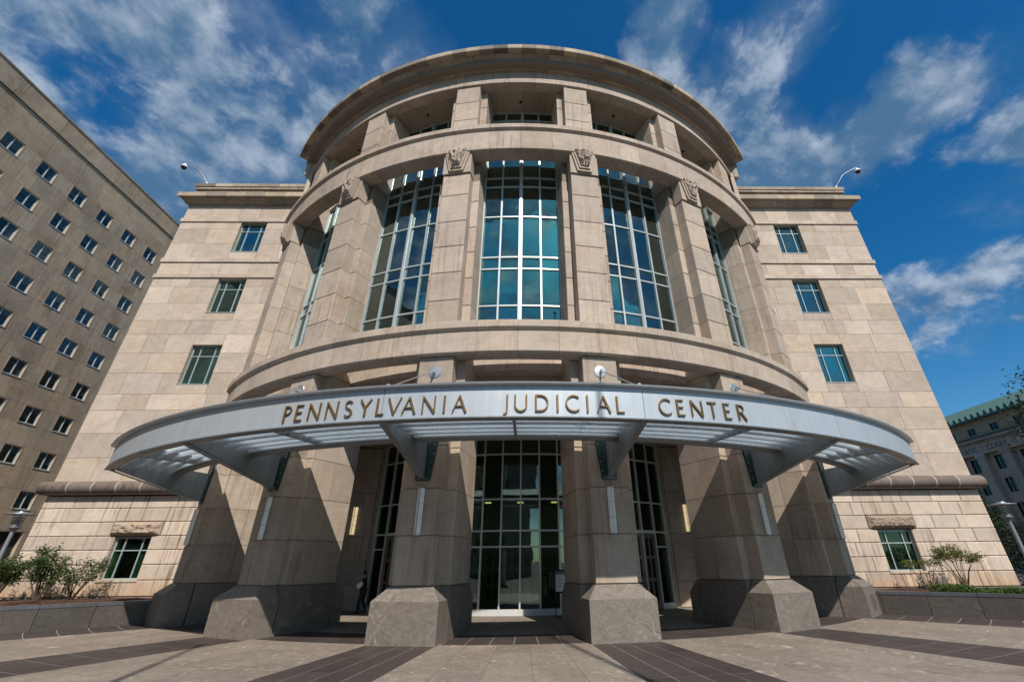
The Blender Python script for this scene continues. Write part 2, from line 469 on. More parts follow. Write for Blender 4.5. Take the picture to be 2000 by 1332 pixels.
M['glass'] = glassmat('teal_coated_glass', (0.68, 0.93, 0.84), (0.80, 1.0, 0.96), 0.15)
M['wglass'] = glassmat('teal_window_glass', (0.34, 0.68, 0.62), (0.62, 0.95, 0.92), 0.22)
M['eglass'] = glassmat('dark_entrance_glass', (0.60, 0.72, 0.60), (0.82, 0.93, 0.90), 0.09, 0.8)
M['oglass'] = glassmat('office_glass', (0.62, 0.66, 0.66), (0.8, 0.92, 0.95), 0.03, 0.16)
M['rglass'] = glassmat('old_window_glass', (0.5, 0.55, 0.55), (0.6, 0.72, 0.75), 0.02, 0.10)
M['lglass'] = glassmat('low_window_glass', (0.52, 0.66, 0.58), (0.75, 0.9, 0.9), 0.03, 0.45)
m, t, out = material('translucent_canopy_glass')
b_ = t.node('ShaderNodeMixShader')
b_.inputs[0].default_value = 0.2
tl = t.node('ShaderNodeBsdfTranslucent')
tl.inputs['Color'].default_value = (0.80, 0.84, 0.86, 1)
df = t.node('ShaderNodeBsdfDiffuse')
df.inputs['Color'].default_value = (0.55, 0.60, 0.65, 1)
t.l.new(tl.outputs[0], b_.inputs[1])
t.l.new(df.outputs[0], b_.inputs[2])
t.l.new(b_.outputs[0], out.inputs[0])
M['frost'] = m
M['copper'] = metal('green_copper_roof', (0.085, 0.225, 0.22), 0.6, 0.1, 0.1, 0.2)
M['copper_d'] = metal('dark_copper_crest', (0.05, 0.105, 0.10), 0.6, 0.1)


def leafmat(name, c1, c2):
    m, t, out = material(name)
    pos = t.node('ShaderNodeNewGeometry').outputs['Position']
    ri = t.node('ShaderNodeNewGeometry').outputs['Random Per Island']
    c = t.mix(ri, c1, c2)
    c = t.mix(1.0, c, t.maprange(t.noise(pos, 1.5, 3, 0.5), 0.3, 0.7, 0.75, 1.25), 'MULTIPLY')
    b = principled(t, None, c, 0.5, 0, 0.4)
    tl_ = t.node('ShaderNodeBsdfTranslucent')
    t.put(tl_.inputs['Color'], t.mix(1.0, c, (1.2, 1.3, 0.6), 'MULTIPLY'))
    mx = t.node('ShaderNodeMixShader')
    mx.inputs[0].default_value = 0.28
    t.l.new(b.outputs[0], mx.inputs[1])
    t.l.new(tl_.outputs[0], mx.inputs[2])
    t.l.new(mx.outputs[0], out.inputs[0])
    return m


M['leaf'] = leafmat('shrub_leaf', (0.025, 0.055, 0.012), (0.085, 0.115, 0.028))
M['leaf_r'] = leafmat('young_shrub_leaf', (0.05, 0.075, 0.012), (0.15, 0.14, 0.03))
M['leaf_h'] = leafmat('ground_cover_leaf', (0.03, 0.07, 0.015), (0.10, 0.16, 0.03))
M['leaf_d'] = leafmat('dark_tree_leaf', (0.012, 0.024, 0.010), (0.04, 0.055, 0.022))

# ------------------------------------------------------------------ mesh helpers
WM = {}
MC = {}


class G:
    """collects geometry for one mesh"""

    def __init__(s):
        s.v = []
        s.f = []

    def add(s, v, f):
        k = len(s.v)
        s.v += [tuple(q) for q in v]
        s.f += [tuple(i+k for i in q) for q in f]
        return s

    def box(s, x0, x1, y0, y1, z0, z1, mat=None):
        v = [(x0, y0, z0), (x1, y0, z0), (x1, y1, z0), (x0, y1, z0), (x0, y0, z1), (x1, y0, z1), (x1, y1, z1), (x0, y1, z1)]
        if mat is not None:
            v = [mat @ Vector(q) for q in v]
        return s.add(v, [(0, 3, 2, 1), (4, 5, 6, 7), (0, 1, 5, 4), (1, 2, 6, 5), (2, 3, 7, 6), (3, 0, 4, 7)])

    def arc(s, prof, a0, a1, n):
        """closed (R,z) profile swept between angles (degrees) about the drum axis at local origin"""
        k = len(prof)
        v = []
        for i in range(n+1):
            a = rad(a0+(a1-a0)*i/n)
            v += [(R*sin(a), -R*cos(a), z) for R, z in prof]
        f = []
        for i in range(n):
            for j in range(k):
                j2 = (j+1) % k
                f.append((i*k+j, i*k+j2, (i+1)*k+j2, (i+1)*k+j))
        f.append(tuple(reversed(range(k))))
        f.append(tuple(n*k+j for j in range(k)))
        return s.add(v, f)

    def prism(s, poly, d0, d1, axis='x'):
        """polygon extruded along an axis; poly in the two other axes"""
        n = len(poly)

        def P(a, b, d):
            return {'x': (d, a, b), 'y': (a, d, b), 'z': (a, b, d)}[axis]
        v = [P(a, b, d0) for a, b in poly]+[P(a, b, d1) for a, b in poly]
        f = [tuple(reversed(range(n))), tuple(range(n, 2*n))]
        f += [(i, (i+1) % n, n+(i+1) % n, n+i) for i in range(n)]
        return s.add(v, f)

    def tube(s, pts, rads, n=8):
        pts = [Vector(p) for p in pts]
        if not hasattr(rads, '__len__'):
            rads = [rads]*len(pts)
        v = []
        ref = None
        for i, p in enumerate(pts):
            d = (pts[min(i+1, len(pts)-1)]-pts[max(i-1, 0)]).normalized()
            if ref is None:
                ref = d.orthogonal().normalized()
            ref = (ref-d*ref.dot(d))
            ref = ref.normalized() if ref.length > 1e-6 else d.orthogonal().normalized()
            b = d.cross(ref)
            for j in range(n):
                a = 2*pi*j/n
                v.append(p+(ref*cos(a)+b*sin(a))*rads[i])
        f = []
        for i in range(len(pts)-1):
            for j in range(n):
                f.append((i*n+j, i*n+(j+1) % n, (i+1)*n+(j+1) % n, (i+1)*n+j))
        f.append(tuple(reversed(range(n))))
        f.append(tuple((len(pts)-1)*n+j for j in range(n)))
        return s.add(v, f)

    def lathe(s, prof, n=20, c=(0, 0, 0)):
        """(r,z) profile turned about z"""
        k = len(prof)
        v = []
        for j in range(n):
            a = 2*pi*j/n
            v += [(c[0]+r*cos(a), c[1]+r*sin(a), c[2]+z) for r, z in prof]
        f = []
        for j in range(n):
            j2 = (j+1) % n
            for i in range(k-1):
                f.append((j*k+i, j2*k+i, j2*k+i+1, j*k+i+1))
        return s.add(v, f)

    def mesh(s, name, mat=None, smooth=None, fix=True):
        me = bpy.data.meshes.new(name)
        me.from_pydata(s.v, [], s.f)
        if fix:
            bm = bmesh.new()
            bm.from_mesh(me)
            bmesh.ops.recalc_face_normals(bm, faces=bm.faces)
            bm.to_mesh(me)
            bm.free()
        if mat:
            me.materials.append(mat)
        if smooth:
            me.shade_smooth()
            if smooth < 179:
                me.set_sharp_from_angle(angle=rad(smooth))
        return me


def link(name, me, parent=None, mw=None, kind=None):
    o = bpy.data.objects.new(name, me)
    COL.objects.link(o)
    mw = mw.copy() if mw is not None else Matrix()
    WM[o.name] = mw
    if parent is not None:
        o.parent = parent
        o.matrix_parent_inverse = WM[parent.name].inverted()
    o.matrix_basis = mw
    if kind:
        o['kind'] = kind
    return o


def obj(name, g, mat, parent=None, mw=None, kind=None, smooth=None, fix=True):
    return link(name, g.mesh(name, mat, smooth, fix), parent, mw, kind)


def centred(name, g, mat, parent=None, kind=None, smooth=None):
    """same, with the object's origin moved to the middle of its base"""
    xs, ys, zs = zip(*g.v)
    c = Vector(((min(xs)+max(xs))/2, (min(ys)+max(ys))/2, min(zs)))
    g.v = [(a-c.x, b-c.y, d-c.z) for a, b, d in g.v]
    return obj(name, g, mat, parent, Matrix.Translation(c), kind, smooth)


def thing(name, label, cat, loc=(0, 0, 0), rz=0, group=None):
    o = bpy.data.objects.new(name, None)
    o.empty_display_size = 0.3
    COL.objects.link(o)
    o.location = loc
    o.rotation_euler = (0, 0, rz)
    WM[o.name] = Matrix.Translation(Vector(loc)) @ Matrix.Rotation(rz, 4, 'Z')
    o['label'] = label
    o['category'] = cat
    if group:
        o['group'] = group
    return o


def dup(root, loc, rz, label, group=None):
    r = root.copy()
    COL.objects.link(r)
    r.location = loc
    r.rotation_euler = (0, 0, rz)
    r['label'] = label
    if group:
        r['group'] = group
    for ch in list(root.children):
        c = ch.copy()
        COL.objects.link(c)
        c.parent = r
        for gch in list(ch.children):
            d = gch.copy()
            COL.objects.link(d)
            d.parent = c
    return r


def T(x, y, z):
    return Matrix.Translation((x, y, z))


def RZ(deg):
    return Matrix.Rotation(rad(deg), 4, 'Z')


AX = T(0, CY, 0)


def POL(deg):
    return AX @ RZ(deg)


def cbox(w, d, h, mat, ch=0.0):
    """cached box mesh: x,z centred, front face at y=0 going back to y=d"""
    key = ('b', round(w, 3), round(d, 3), round(h, 3), mat.name, ch)
    if key not in MC:
        g = G()
        if ch:
            a, b = w/2, h/2
            ys = [(0, ch), (ch, 0)]
            v = []
            for y, inset in ((0, ch), (ch, 0), (d, 0)):
                v += [(-a+inset, y, -b+inset), (a-inset, y, -b+inset), (a-inset, y, b-inset), (-a+inset, y, b-inset)]
            f = [(0, 1, 2, 3), (11, 10, 9, 8)]
            for k in (0, 4):
                f += [(k+i, k+4+i, k+4+(i+1) % 4, k+(i+1) % 4) for i in range(4)]
            g.add(v, f)
        else:
            g.box(-w/2, w/2, 0, d, -h/2, h/2)
        MC[key] = g.mesh('block', mat)
    return MC[key]


def carc(prof, da, n, mat, smooth=None):
    key = ('a', tuple((round(a, 3), round(b, 3)) for a, b in prof), round(da, 3), n, mat.name)
    if key not in MC:
        MC[key] = G().arc(prof, -da/2, da/2, n).mesh('arc_block', mat, smooth)
    return MC[key]


exec_order = []

# ------------------------------------------------------------------ ground
WY = 26.05                        # wing facade plane
KW = WY/22.88
HX = 25.5                         # half width of the courthouse front
g = G().box(-1500, 1500, -1500, 1500, -0.6, -0.03)
obj('ground', g, M['asphalt'], kind='structure')
g = G().box(-60, 60, -26, 60, -0.03, -0.008)
pave = obj('pavement', g, M['grout_d'], kind='structure')
PC = [-45.85, -27.51, -9.17, 9.17, 27.51, 45.85]
g = G()
for a in PC:
    g.arc([(20.0, -0.02), (20.0, 0.0), (27.4, 0.0), (27.4, -0.02)], a-2.95, a+2.95, 4)
g.arc([(17.9, -0.02), (17.9, 0.0005), (19.95, 0.0005), (19.95, -0.02)], -44, 44, 40)
obj('tile_bedding', g, M['grout'], pave, AX)
RR = [20.15+0.87*i for i in range(8)]
for a in PC:
    w = 5.9/4
    for j in range(7):
        for i in range(4):
            dj = 0.013
            R0, R1 = RR[j]+dj, RR[j+1]-dj
            da = w-math.degrees(0.024/((R0+R1)/2))
            link('paving_tile', carc([(R0, -0.01), (R0, 0.004), (R1, 0.004), (R1, -0.01)], da, 1, M['tile']), pave, POL(a-2.95+w*(i+.5)))
for b in range(5):
    a0 = PC[b]+3.1
    w = (18.34-6.2)/6
    for j in range(2):
        for i in range(6):
            R0, R1 = 17.92+j*1.0+.01, 17.92+(j+1)*1.0-.01
            link('paving_tile', carc([(R0, -0.01), (R0, 0.004), (R1, 0.004), (R1, -0.01)], w-0.06, 1, M['tile']), pave, POL(a0+w*(i+.5)))
for b in range(5):
    a0 = PC[b]+2.95
    w = (18.34-5.9)/5
    for j in range(6):
        for i in range(5):
            R0, R1 = 19.95+1.24*j+.004, 19.95+1.24*(j+1)-.004
            link('paving_slab', carc([(R0, -0.01), (R0, 0.003), (R1, 0.003), (R1, -0.01)], w-0.02, 2, M['slab']), pave, POL(a0+w*(i+.5)))
for b in range(5):
    a0 = PC[b]
    w = 18.34/4
    for j in range(3):
        for i in range(4):
            R0, R1 = 11.6+2.1*j+.004, 11.6+2.1*(j+1)-.004
            link('paving_slab', carc([(R0, -0.01), (R0, 0.003), (R1, 0.003), (R1, -0.01)], w-0.04, 2, M['slab']), pave, POL(a0+w*(i+.5)))

# ------------------------------------------------------------------ courthouse
CH = thing('courthouse', 'wide limestone courthouse with a tall round colonnaded front', 'courthouse', (0, 24, 0))
JT = 0.009                        # half joint


def inset(e):
    return e


def stone_courses(parent, mat, x0, x1, zs, holes, y, th, seed, wmin=1.1, wmax=2.1, ch=0.0, name='stone_block', jt=JT, forced=()):
    R = random.Random(seed)
    prev = []
    for k in range(len(zs)-1):
        za, zb = zs[k], zs[k+1]
        hs = [h for h in holes if h[2] < zb-0.02 and h[3] > za+0.02]
        cuts = {x0, x1}
        for h in hs:
            for q in (h[0], h[1]):
                if x0 < q < x1:
                    cuts.add(q)
        for q in forced:
            cuts.add(q)
        cuts = sorted(cuts)
        xs = [cuts[0]]
        for a, b in zip(cuts, cuts[1:]):
            L = b-a
            inhole = any(h[0]-.01 <= a and b <= h[1]+.01 for h in hs)
            if not inhole:
                x = a
                while b-x > wmax*1.15:
                    for tr in range(6):
                        w = R.uniform(wmin, wmax)
                        if all(abs(x+w-p) > 0.25 for p in prev):
                            break
                    if b-(x+w) < wmin*0.55:
                        w = (b-x)/2
                    x += w
                    xs.append(x)
            xs.append(b)
        prev = xs
        for a, b in zip(xs, xs[1:]):
            spans = [(za, zb)]
            for h in hs:
                if h[0]-.01 <= a and b <= h[1]+.01:
                    new = []
                    for s0, s1 in spans:
                        if h[2]-s0 > 0.06:
                            new.append((s0, h[2]))
                        if s1-h[3] > 0.06:
                            new.append((h[3], s1))
                    spans = new
            for s0, s1 in spans:
                w, h_ = b-a-2*jt, s1-s0-2*jt
                if w < 0.03 or h_ < 0.03:
                    continue
                dy = R.uniform(-0.004, 0.004)
                link(name, cbox(w, th+0.02, h_, mat, ch), parent, T((a+b)/2, y+dy, (s0+s1)/2))


def wall_with_holes(g, x0, x1, z0, z1, y0, y1, holes):
    xs = sorted({x0, x1, *[h[0] for h in holes], *[h[1] for h in holes]})
    zs = sorted({z0, z1, *[h[2] for h in holes], *[h[3] for h in holes]})
    for a, b in zip(xs, xs[1:]):
        run = None
        for c, d in zip(zs, zs[1:]):
            cx_, cz_ = (a+b)/2, (c+d)/2
            solid = not any(h[0] < cx_ < h[1] and h[2] < cz_ < h[3] for h in holes)
            if solid:
                run = (run[0], d) if run else (c, d)
            if (not solid or d == zs[-1]) and run:
                g.box(a, b, y0, y1, run[0], run[1])
                run = None
    return g


def zf(z):
    return 2.0+(z-2.0)*KW


ZU = [5.55, 6.75, 7.95, 9.15, 10.02, 11.2, 12.37, 13.54, 14.44, 15.57, 16.74, 17.36]
ZU = [zf(z) for z in ZU]
WINS = [(zf(a), zf(b)) for a, b in ((19.38, 21.75), (14.97, 17.28), (10.58, 12.88))]
ZB = [zf(z) for z in (0.92, 1.52, 2.12, 2.70, 3.27, 3.85, 4.44, 5.0)]


def casement(parent, cx_, z0, z1, y, w, frame, glass, blindm, drop, tr=0.27, name='window', cols=(0.255, 0.49, 0.255), room='room', lab=None, sides=None):
    """recessed window: frame, panes, blind, room behind; front plane y"""
    g = G()
    fr = 0.05
    x0, x1 = cx_-w/2, cx_+w/2
    g.box(x0, x0+fr, y, y+.09, z0, z1).box(x1-fr, x1, y, y+.09, z0, z1)
    g.box(x0+fr, x1-fr, y, y+.09, z1-fr, z1).box(x0+fr, x1-fr, y, y+.09, z0, z0+fr)
    zt = z1-(z1-z0)*tr
    xs = [x0+fr]
    for c in cols[:-1]:
        xs.append(x0+w*(sum(cols[:cols.index(c)+1]) if cols.index(c) == 0 else sum(cols[:2])))
    xs.append(x1-fr)
    xs = [x0+fr, x0+w*cols[0], x0+w*(cols[0]+cols[1]), x1-fr]
    for x in xs[1:-1]:
        g.box(x-.022, x+.022, y-.012, y+.085, z0+fr, z1-fr)
    g.box(x0+fr, x1-fr, y-.008, y+.08, zt-.022, zt+.022)
    f = obj(name, g, M[frame], parent)
    for i in range(3):
        a, b = xs[i]+(.022 if i else 0), xs[i+1]-(.022 if i < 2 else 0)
        for c, d in ((z0+fr, zt-.022), (zt+.022, z1-fr)):
            link('pane', cbox(b-a, 0.012, d-c, M[glass]), f, T((a+b)/2, y+.045, (c+d)/2))
    # room lining
    g = G()
    dp = 1.6
    X0, X1, Z0, Z1, Y0, Y1 = x0-.5, x1+.5, z0-.45, z1+.25, y+.13, y+dp
    v = [(X0, Y0, Z0), (X1, Y0, Z0), (X1, Y0, Z1), (X0, Y0, Z1), (X0, Y1, Z0), (X1, Y1, Z0), (X1, Y1, Z1), (X0, Y1, Z1)]
    g.add(v, [(4, 5, 6, 7), (0, 4, 7, 3), (1, 2, 6, 5), (0, 1, 5, 4), (3, 7, 6, 2)])
    obj('room_lining', g, M[room], f)
    if drop:
        g = G().box(x0+.02, x1-.02, y+.105, y+.115, z1-(z1-z0)*drop, z1-.02)
        obj('blind', g, M[blindm], f)
    if sides:
        g = G()
        for a, b in ((x0+.03, x0+w*sides), (x1-w*sides, x1-.03)):
            n = 9
            for i in range(n):
                q0, q1 = a+(b-a)*i/n, a+(b-a)*(i+1)/n
                o_ = .02*(i % 2)
                g.box(q0, q1, y+.12+o_, y+.128+o_, z0+.03, z1-.02)
        obj('curtain', g, M['curtain'], f)
    return f


for sgn in (-1, 1):
    side = 'left' if sgn < 0 else 'right'

    def XS(a, b):
        return (a, b) if sgn > 0 else (-b, -a)
    wx = XS(16.75*KW-sgn*.06, 18.42*KW-sgn*.06)
    wl = XS(16.78*KW-sgn*.06, 18.40*KW-sgn*.06)
    holes = [(wx[0], wx[1], a, b) for a, b in WINS]
    x0, x1 = XS(15.2, HX)
    # upper wall
    g = wall_with_holes(G(), x0, x1, zf(5.0), zf(23.9), WY+.20, WY+.5, holes)
    wall = obj('wall', g, M['mortar'], CH)
    wall['label'] = 'smooth upper stone wall of the %s wing' % side
    stone_courses(wall, M['lime'], x0, x1, ZU, holes, WY, .2, 11+sgn, 1.2, 2.35)
    stone_courses(wall, M['lime'], x0, x1, [zf(17.62), zf(18.52)], holes, WY, .2, 21+sgn, 1.2, 2.35)
    stone_courses(wall, M['lime'], x0, x1, [zf(18.82), zf(19.99), zf(21.16), zf(21.75)], holes, WY, .2, 31+sgn, 1.2, 2.35)
    stone_courses(wall, M['lime'], x0, x1, [zf(22.05), zf(23.14)], [], WY, .2, 41+sgn, 1.5, 2.3)
    # string courses
    for za, zb, sd in ((zf(17.36), zf(17.62), 1), (zf(18.52), zf(18.82), 2), (zf(21.75), zf(22.05), 3)):
        g = G().box(*XS(15.2, HX+.02), WY+.1, WY+.3, za+.02, zb-.02)
        sc_ = obj('string_course', g, M['mortar'], CH)
        stone_courses(sc_, M['lime'], *XS(15.2, HX+.07), [za, zb], [], WY-.085, .26, 50+sd+sgn, 0.9, 1.8, jt=.005)
    # windows
    for (a, b), dr, bl in zip(WINS, (1.0, 0.28, 0.45) if sgn < 0 else (1.0, 0.72, 1.0), ('blind',)*3):
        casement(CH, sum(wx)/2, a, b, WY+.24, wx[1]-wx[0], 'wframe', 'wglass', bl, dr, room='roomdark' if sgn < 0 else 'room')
        gs = G().box(wx[0]-.03, wx[1]+.03, WY-.03, WY+.26, a-.035, a-.002)
        obj('window_sill', gs, M['wframe'], CH)
    # cornice
    zc0 = zf(23.14)-23.14
    prof = [(WY+.4, 23.14), (WY-.06, 23.14), (WY-.06, 23.2), (WY-.17, 23.22), (WY-.24, 23.32), (WY-.36, 23.46), (WY-.40, 23.50), (WY-.58, 23.52), (WY-.58, 23.85), (WY+.4, 23.95)]
    prof = [(WY+(y-WY)*KW if y < WY else y, zf(23.14)+(z-23.14)*KW) for y, z in prof]
    xa, xb = 15.2, HX
    cor = obj('cornice', G().box(*XS(15.3, HX-.05), WY+.1, WY+.35, zf(23.2), zf(23.9)), M['mortar'], CH)
    nb = 7
    for i in range(nb):
        a, b = 15.2+(HX-15.2)*i/nb, 15.2+(HX-15.2)*(i+1)/nb
        last = i == nb-1
        g = G()
        low = [p for p in prof if p[1] < zf(23.515)]+[(WY-.455, zf(23.515)), (WY+.4, zf(23.515))]
        up = [(WY+.4, zf(23.522)), (WY-.66, zf(23.522)), (WY-.66, zf(23.85)), (WY+.4, zf(23.95))]
        for nm, pp, mt in (('cornice_stone', low, 'cornice'), ('fascia_stone', up, 'fascia_stone')):
            g = G()
            n = len(pp)
            def xe(y):
                return b-.006 if not last else b+max(0, WY-y)
            v = [(sgn*(a+.006), y, z) for y, z in pp]+[(sgn*xe(y), y, z) for y, z in pp]
            g.add(v, [tuple(range(n)), tuple(range(2*n-1, n-1, -1))]+[(i_, (i_+1) % n, n+(i_+1) % n, n+i_) for i_ in range(n)])
            obj(nm, g, M[mt], cor)
    # parapet with coping
    par = obj('parapet', G().box(*XS(15.2, HX-.1), WY+.05, WY+.5, zf(23.9), zf(24.9)), M['mortar'], CH)
    stone_courses(par, M['cornice'], *XS(15.2, HX-.02), [zf(23.95), zf(24.55)], [], WY-.02, .07, 60+sgn, 1.2, 2.0, jt=.005)
    stone_courses(par, M['cornice'], *XS(15.2, HX+.06), [zf(24.57), zf(24.74)], [], WY-.16, .7, 62+sgn, 1.2, 2.0, jt=.006)
    stone_courses(par, M['fascia_stone'], *XS(15.2, HX+.1), [zf(24.75), zf(25.02)], [], WY-.22, .75, 64+sgn, 1.2, 2.0, jt=.006)
    # rusticated base
    hb = [(wl[0], wl[1], zf(1.56), zf(3.22)), (*XS(16.42*KW-sgn*.06, 18.70*KW-sgn*.06), zf(3.27), zf(3.87))]
    g = wall_with_holes(G(), x0, x1, 0.0, zf(5.05), WY+.20, WY+.5, hb[:1])
    bw = obj('base_wall', g, M['mortar'], CH)
    bw['label'] = 'rusticated lower stone wall of the %s wing' % side
    stone_courses(bw, M['rust'], x0, x1, ZB, hb, WY-.02, .22, 71+sgn, 0.95, 1.85, ch=.03, jt=.008)
    obj('plinth', G().box(*XS(15.2, HX+.06), WY-.07, WY+.2, 0.0, zf(0.91)), M['granite'], CH)
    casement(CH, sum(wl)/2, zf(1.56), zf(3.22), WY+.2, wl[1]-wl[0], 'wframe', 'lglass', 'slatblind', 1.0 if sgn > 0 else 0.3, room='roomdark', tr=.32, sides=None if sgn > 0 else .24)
    gs = G().box(wl[0]-.1, wl[1]+.1, WY-.06, WY+.21, zf(1.46), zf(1.555))
    obj('window_sill', gs, M['rust'], CH)
    # rock-faced lintel
    la, lb = XS(16.44*KW-sgn*.06, 18.68*KW-sgn*.06)
    g = G()
    nx, nz_ = 44, 14
    v = []
    for j in range(nz_+1):
        for i in range(nx+1):
            u, w_ = i/nx, j/nz_
            e = min(1, min(u, 1-u)*14, min(w_, 1-w_)*5)
            d = (0.06+0.11*(0.5+0.5*noise.fractal(Vector((u*11+sgn*5, w_*3.4, 2)), 0.8, 2.1, 6))+0.05*noise.ridged_multi_fractal(Vector((u*6, w_*2, 4+sgn)), 0.9, 2.2, 4, 1.0, 2.0))*e
            v.append((la+(lb-la)*u, WY-.02-d, zf(3.285)+.57*KW*w_))
    f = [(j*(nx+1)+i, j*(nx+1)+i+1, (j+1)*(nx+1)+i+1, (j+1)*(nx+1)+i) for j in range(nz_) for i in range(nx)]
    g.add(v, f)
    g.box(la, lb, WY-.019, WY+.24, zf(3.285), zf(3.855))
    obj('rock_lintel', g, M['rough'], CH, fix=False)
    # roll moulding
    tor = obj('roll_moulding', G().box(*XS(15.2, HX+.02), WY-.3, WY+.3, zf(5.02), zf(5.5)), M['mortar_l'], CH)
    ZT = zf(5.33)
    prof = [(WY+.2, zf(5.02)), (WY-.18, zf(5.02))]
    for k in range(11):
        a = -pi/2+pi*k/10
        prof.append((WY-.19-.35*cos(a), ZT+.336*sin(a)))
    prof += [(WY+.2, zf(5.66))]
    nb = 8
    for i in range(nb):
        a, b = 15.2+(HX-15.2)*i/nb, 15.2+(HX-15.2)*(i+1)/nb
        last = i == nb-1
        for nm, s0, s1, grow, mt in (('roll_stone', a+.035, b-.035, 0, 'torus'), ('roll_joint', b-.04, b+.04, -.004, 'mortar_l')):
            if nm == 'roll_joint' and last:
                continue
            n = len(prof)
            g = G()
            pp = [(y-grow, z) for y, z in prof]
            if nm == 'roll_stone' and last:
                # rounded, mitred end at the corner
                rings = [(s0, 1.0), (HX+.10, 1.0), (HX+.28, .90), (HX+.40, .68), (HX+.46, .35)]
                v = []
                for xx, s_ in rings:
                    for y, z in pp:
                        v.append((sgn*xx, y if y > WY else WY+(y-WY)*(s_ if s_ < 1 else 1), ZT+(z-ZT)*(0.55+.45*s_)))
                f = [tuple(range(n)), tuple(range(len(v)-1, len(v)-1-n, -1))]
                for q in range(len(rings)-1):
                    f += [(q*n+i_, q*n+(i_+1) % n, (q+1)*n+(i_+1) % n, (q+1)*n+i_) for i_ in range(n)]
                g.add(v, f)
            else:
                g.add([(sgn*s0, y, z) for y, z in pp]+[(sgn*s1, y, z) for y, z in pp],
                      [tuple(range(n)), tuple(range(2*n-1, n-1, -1))]+[(i_, (i_+1) % n, n+(i_+1) % n, n+i_) for i_ in range(n)])
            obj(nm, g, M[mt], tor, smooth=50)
    # side and roof of the wing
    obj('side_wall', G().box(*XS(HX-.25, HX), WY+.51, WY+75, 0, zf(23.9)), M['lime'], CH)
    obj('roof', G().box(*XS(14.6, HX-.3), WY+.52, WY+75, zf(23.6), zf(23.88)), M['mortar'], CH)

# ---- drum -------------------------------------------------------
ST = 4.585
AE = 50.9


def ring(name, prof, a0, a1, step, mat, smooth=None, seg=4, start=None, gap=0.012, label=None, core=None):
    rm = max(p[0] for p in prof)
    zs_ = [p[1] for p in prof]
    rmin = min(p[0] for p in prof)
    c = core or [(rmin+.03, min(zs_)+.04), (rmin+.03, max(zs_)-.04), (rm-.22, max(zs_)-.04), (rm-.22, min(zs_)+.04)]
    root = obj(name, G().arc(c, a0, a1, 48), M['mortar'], CH, AX)
    if label:
        root['label'] = label
    a = start if start is not None else -math.floor(-a0/step)*step
    edges = [a0]
    while a < a1-0.3:
        if a > a0+0.3:
            edges.append(a)
        a += step
    edges.append(a1)
    for e0, e1 in zip(edges, edges[1:]):
        da = e1-e0-math.degrees(gap/rm)
        link('stone_block', carc(prof, da, max(1, int(round(seg*da/step))), M[mat], smooth), root, POL((e0+e1)/2))
    return root


def band(z0, z1, lab):
    prof = [(19.2, z0), (19.90, z0), (19.97, z0+.05), (19.97, z0+.20), (19.925, z0+.22), (19.925, z1-.40), (19.97, z1-.38), (20.06, z1-.30), (20.06, z1-.03), (20.03, z1), (19.2, z1)]
    ring('ring_band', prof, -AE, AE, ST, 'drum', 30, label=lab)


band(9.05, 10.40, 'lower curved stone band above the canopy')
band(20.15, 21.97, 'upper curved stone band under the top loggia')
# frieze under the drum cornice
ring('frieze', [(18.9, 26.24), (19.42, 26.24), (19.46, 26.28), (19.46, 26.52), (19.40, 26.56), (19.40, 27.75), (18.9, 27.75)], -AE, AE, ST, 'drum', 30, start=-ST*11.5)
# cornice: coved part and outer fascia
ring('drum_cornice', [(19.3, 27.32), (19.60, 27.32), (19.62, 27.40), (19.76, 27.43), (19.82, 27.55), (19.98, 27.74), (20.13, 27.82), (20.17, 27.885), (19.3, 27.885)], -52, 52, ST, 'cornice', 50)
ring('drum_fascia', [(19.2, 27.89), (20.46, 27.89), (20.48, 27.92), (20.48, 28.24), (20.42, 28.30), (19.2, 28.36)], -52.3, 52.3, ST/2, 'fascia_stone', 30, seg=2)
ring('drum_coping', [(19.2, 28.36), (20.10, 28.36), (20.10, 28.62), (20.0, 28.72), (19.2, 28.72)], -52, 52, ST, 'cornice', 30)
g = G().arc([(0.05, 28.2), (0.05, 28.5), (19.25, 28.5), (19.25, 28.2)], -62, 62, 40)
obj('roof', g, M['mortar'], CH, AX)
# back body of the building
g = G().box(-HX+.2, HX-.2, WY+73, WY+75, 0, 26.5).box(-15.2, 15.2, 33, 34, 9.4, 28.2)
obj('rear_wall', g, M['lime'], CH)
for s_ in (-1, 1):
    rw = obj('return_wall', G().box(*sorted((s_*15.18, s_*14.9)), 23.0, WY+.4, 0, 28.2), M['drum'], CH)
    for z0, z1 in ((9.05, 10.40), (20.15, 21.97), (26.24, 27.75)):
        obj('return_band', G().box(*sorted((s_*15.19, s_*15.52)), 22.95, WY-.02, z0, z1), M['drum'], CH)

# piers
CZ1 = [1.43, 2.82, 4.23, 5.65, 7.07, 9.03]
CZ2 = [10.42, 11.58, 12.98, 14.39, 15.83, 17.45, 18.82]
CZ3 = [21.99, 23.4, 24.87, 26.22]


def pier_blocks(pier, mw, zs, rf, rb0, rb1, hwp=.68, hwb=1.02, split=2, sd=0):
    """front pilaster and body of one storey; local frame: x tangent, y inward from the axis distance"""
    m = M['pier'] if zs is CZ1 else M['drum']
    for k in range(len(zs)-1):
        za, zb = zs[k], zs[k+1]
        h = zb-za-2*JT
        link('stone_block', cbox(2*hwp, rf-rb0+.02, h, m, 0.02), pier, mw @ T(0, -rf, (za+zb)/2))
        ys = [rb0-(rb0-rb1)*i/split for i in range(split+1)]
        for i in range(split):
            d = ys[i]-ys[i+1]-(2*JT if i else 0)
            link('stone_block', cbox(2*hwb, d, h, m, 0.02 if i == 0 else 0), pier, mw @ T(0, -ys[i]+(2*JT if i else 0), (za+zb)/2))


